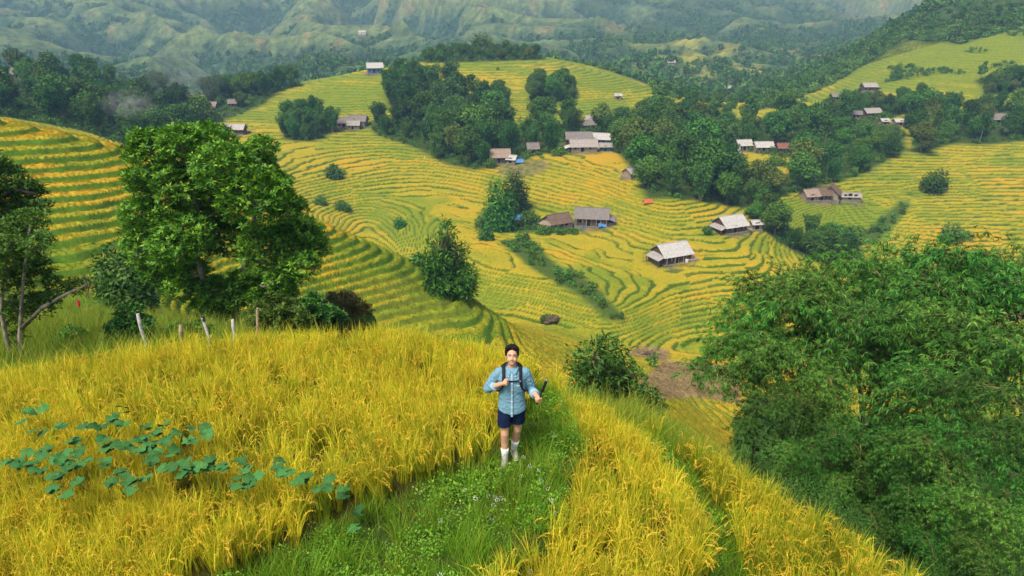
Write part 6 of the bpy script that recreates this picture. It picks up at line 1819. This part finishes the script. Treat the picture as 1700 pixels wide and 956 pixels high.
# backpack: worn, a thing of its own
pack = empty('backpack', person.location); pack.scale = person.scale
tag(pack, 'black backpack on the man, its straps over his blue shirt', 'backpack')
data_obj('bag', fuse('bag', [loft([(.98, .14, .075, .22), (1.02, .155, .09, .225), (1.2, .165, .10, .225), (1.36, .15, .085, .215), (1.42, .10, .06, .205)], 30, 3.2)], .009, M_black, 3, lambda c: .004 * vnoise(c[:, 0] / .06, c[:, 2] / .05, 9)), pack)
for s in (-1, 1):
    pth = [(.10 * s, .16, 1.40), (.105 * s, .08, 1.468), (.108 * s, .0, 1.475), (.108 * s, -.07, 1.445), (.108 * s, -.118, 1.38), (.114 * s, -.146, 1.30), (.132 * s, -.138, 1.23), (.166 * s, -.10, 1.17), (.195 * s, -.03, 1.13), (.20 * s, .06, 1.08), (.17 * s, .14, 1.03)]
    V, F = [], []
    for i, p in enumerate(pth):
        p = np.array(p); n_ = p - np.array([.03 * s, .0, p[2] if i > 3 else 1.30]); n_ /= np.linalg.norm(n_)
        t_ = np.array(pth[min(i + 1, 10)]) - np.array(pth[max(i - 1, 0)]); t_ = t_ / np.linalg.norm(t_); b_ = np.cross(t_, n_); b_ /= np.linalg.norm(b_)
        w_ = .021 if i < 6 else .011
        for u, v in ((-1, 0), (-.9, 1), (.9, 1), (1, 0)): V.append(p + b_ * u * w_ + n_ * (.012 * v + .004))
    for i in range(10):
        for j in range(4): F.append((4 * i + j, 4 * i + (j + 1) % 4, 4 * i + 4 + (j + 1) % 4, 4 * i + 4 + j))
    st = data_obj('strap', poly_mesh('strap', np.array(V), np.array(F), M_black, True), pack)
    V, F = tube([(.108 * s, -.150, 1.352), (.108 * s, -.153, 1.338)], [.012, .012], 8); data_obj('buckle', poly_mesh('buckle', V, F, mat_plain('grey_buckle', (.25, .25, .26), .5, .1, 20)), st)
zs = [(x, chest_y(x, 1.345) - .016, 1.345 - .010 * (1 - (x / .11) ** 2)) for x in np.linspace(-.11, .11, 11)]
V = []; F = []
for p in zs:
    for dz_, dy_ in ((-.009, .004), (-.008, -.004), (.008, -.004), (.009, .004)): V.append((p[0], p[1] + dy_, p[2] + dz_))
for i in range(10):
    for j in range(3): F.append((4 * i + j, 4 * i + j + 1, 4 * i + j + 5, 4 * i + j + 4))
data_obj('chest_strap', poly_mesh('chest_strap', np.array(V), np.array(F), M_black), pack)
# the stick in his hand
rod = empty('selfie_stick', person.location); rod.scale = person.scale
tag(rod, 'short black selfie stick held upright in the hand on the right', 'selfie stick')
off = gripc - (stick_a + sdir * .075)
a0, b0 = stick_a + off * .6, stick_b + off * .6
V, F = tube([tuple(a0), tuple(a0 + sdir * .20)], [.0115, .0115], 12); data_obj('rod', poly_mesh('rod', V, F, M_black, True), rod)
L_ = np.linalg.norm(b0 - a0)
V, F = tube([tuple(a0 + sdir * .195), tuple(a0 + sdir * .205), tuple(a0 + sdir * (L_ - .02)), tuple(a0 + sdir * L_)], [.012, .0175, .019, .017], 14); data_obj('grip', poly_mesh('grip', V, F, M_black, True), rod)
V, F = tube([tuple(a0 + sdir * L_), tuple(a0 + sdir * (L_ + .016))], [.018, .016], 14); data_obj('end_cap', poly_mesh('end_cap', V, F, mat_plain('grey_plastic', (.22, .23, .25), .4, .1, 20), True), rod)
# ------------------------------------------------------------------ haze
def box_mesh(name, x0, x1, y0, y1, z0, z1):
    V = [(x, y, z) for z in (z0, z1) for y in (y0, y1) for x in (x0, x1)]
    F = [(0, 2, 3, 1), (4, 5, 7, 6), (0, 1, 5, 4), (2, 6, 7, 3), (0, 4, 6, 2), (1, 3, 7, 5)]
    me = bpy.data.meshes.new(name); me.from_pydata(V, [], F); return me
hz = data_obj('haze', box_mesh('haze', -7600, 7600, -120, 4700, float(GZ.min()) - 1.0, float(GZ.max()) + 40))
mh = bpy.data.materials.new('haze_air'); mh.use_nodes = True
t = mh.node_tree; t.nodes.remove(t.nodes['Principled BSDF'])
pv = t.nodes.new('ShaderNodeVolumePrincipled')
pv.inputs['Color'].default_value = (0.31, 0.60, 1.0, 1)
pv.inputs['Density'].default_value = 0.00031
pv.inputs['Absorption Color'].default_value = (1, 1, 1, 1)
pv.inputs['Anisotropy'].default_value = 0.0
t.links.new(pv.outputs[0], t.nodes['Material Output'].inputs['Volume'])
hz.data.materials.append(mh)
tag(hz, kind='stuff')
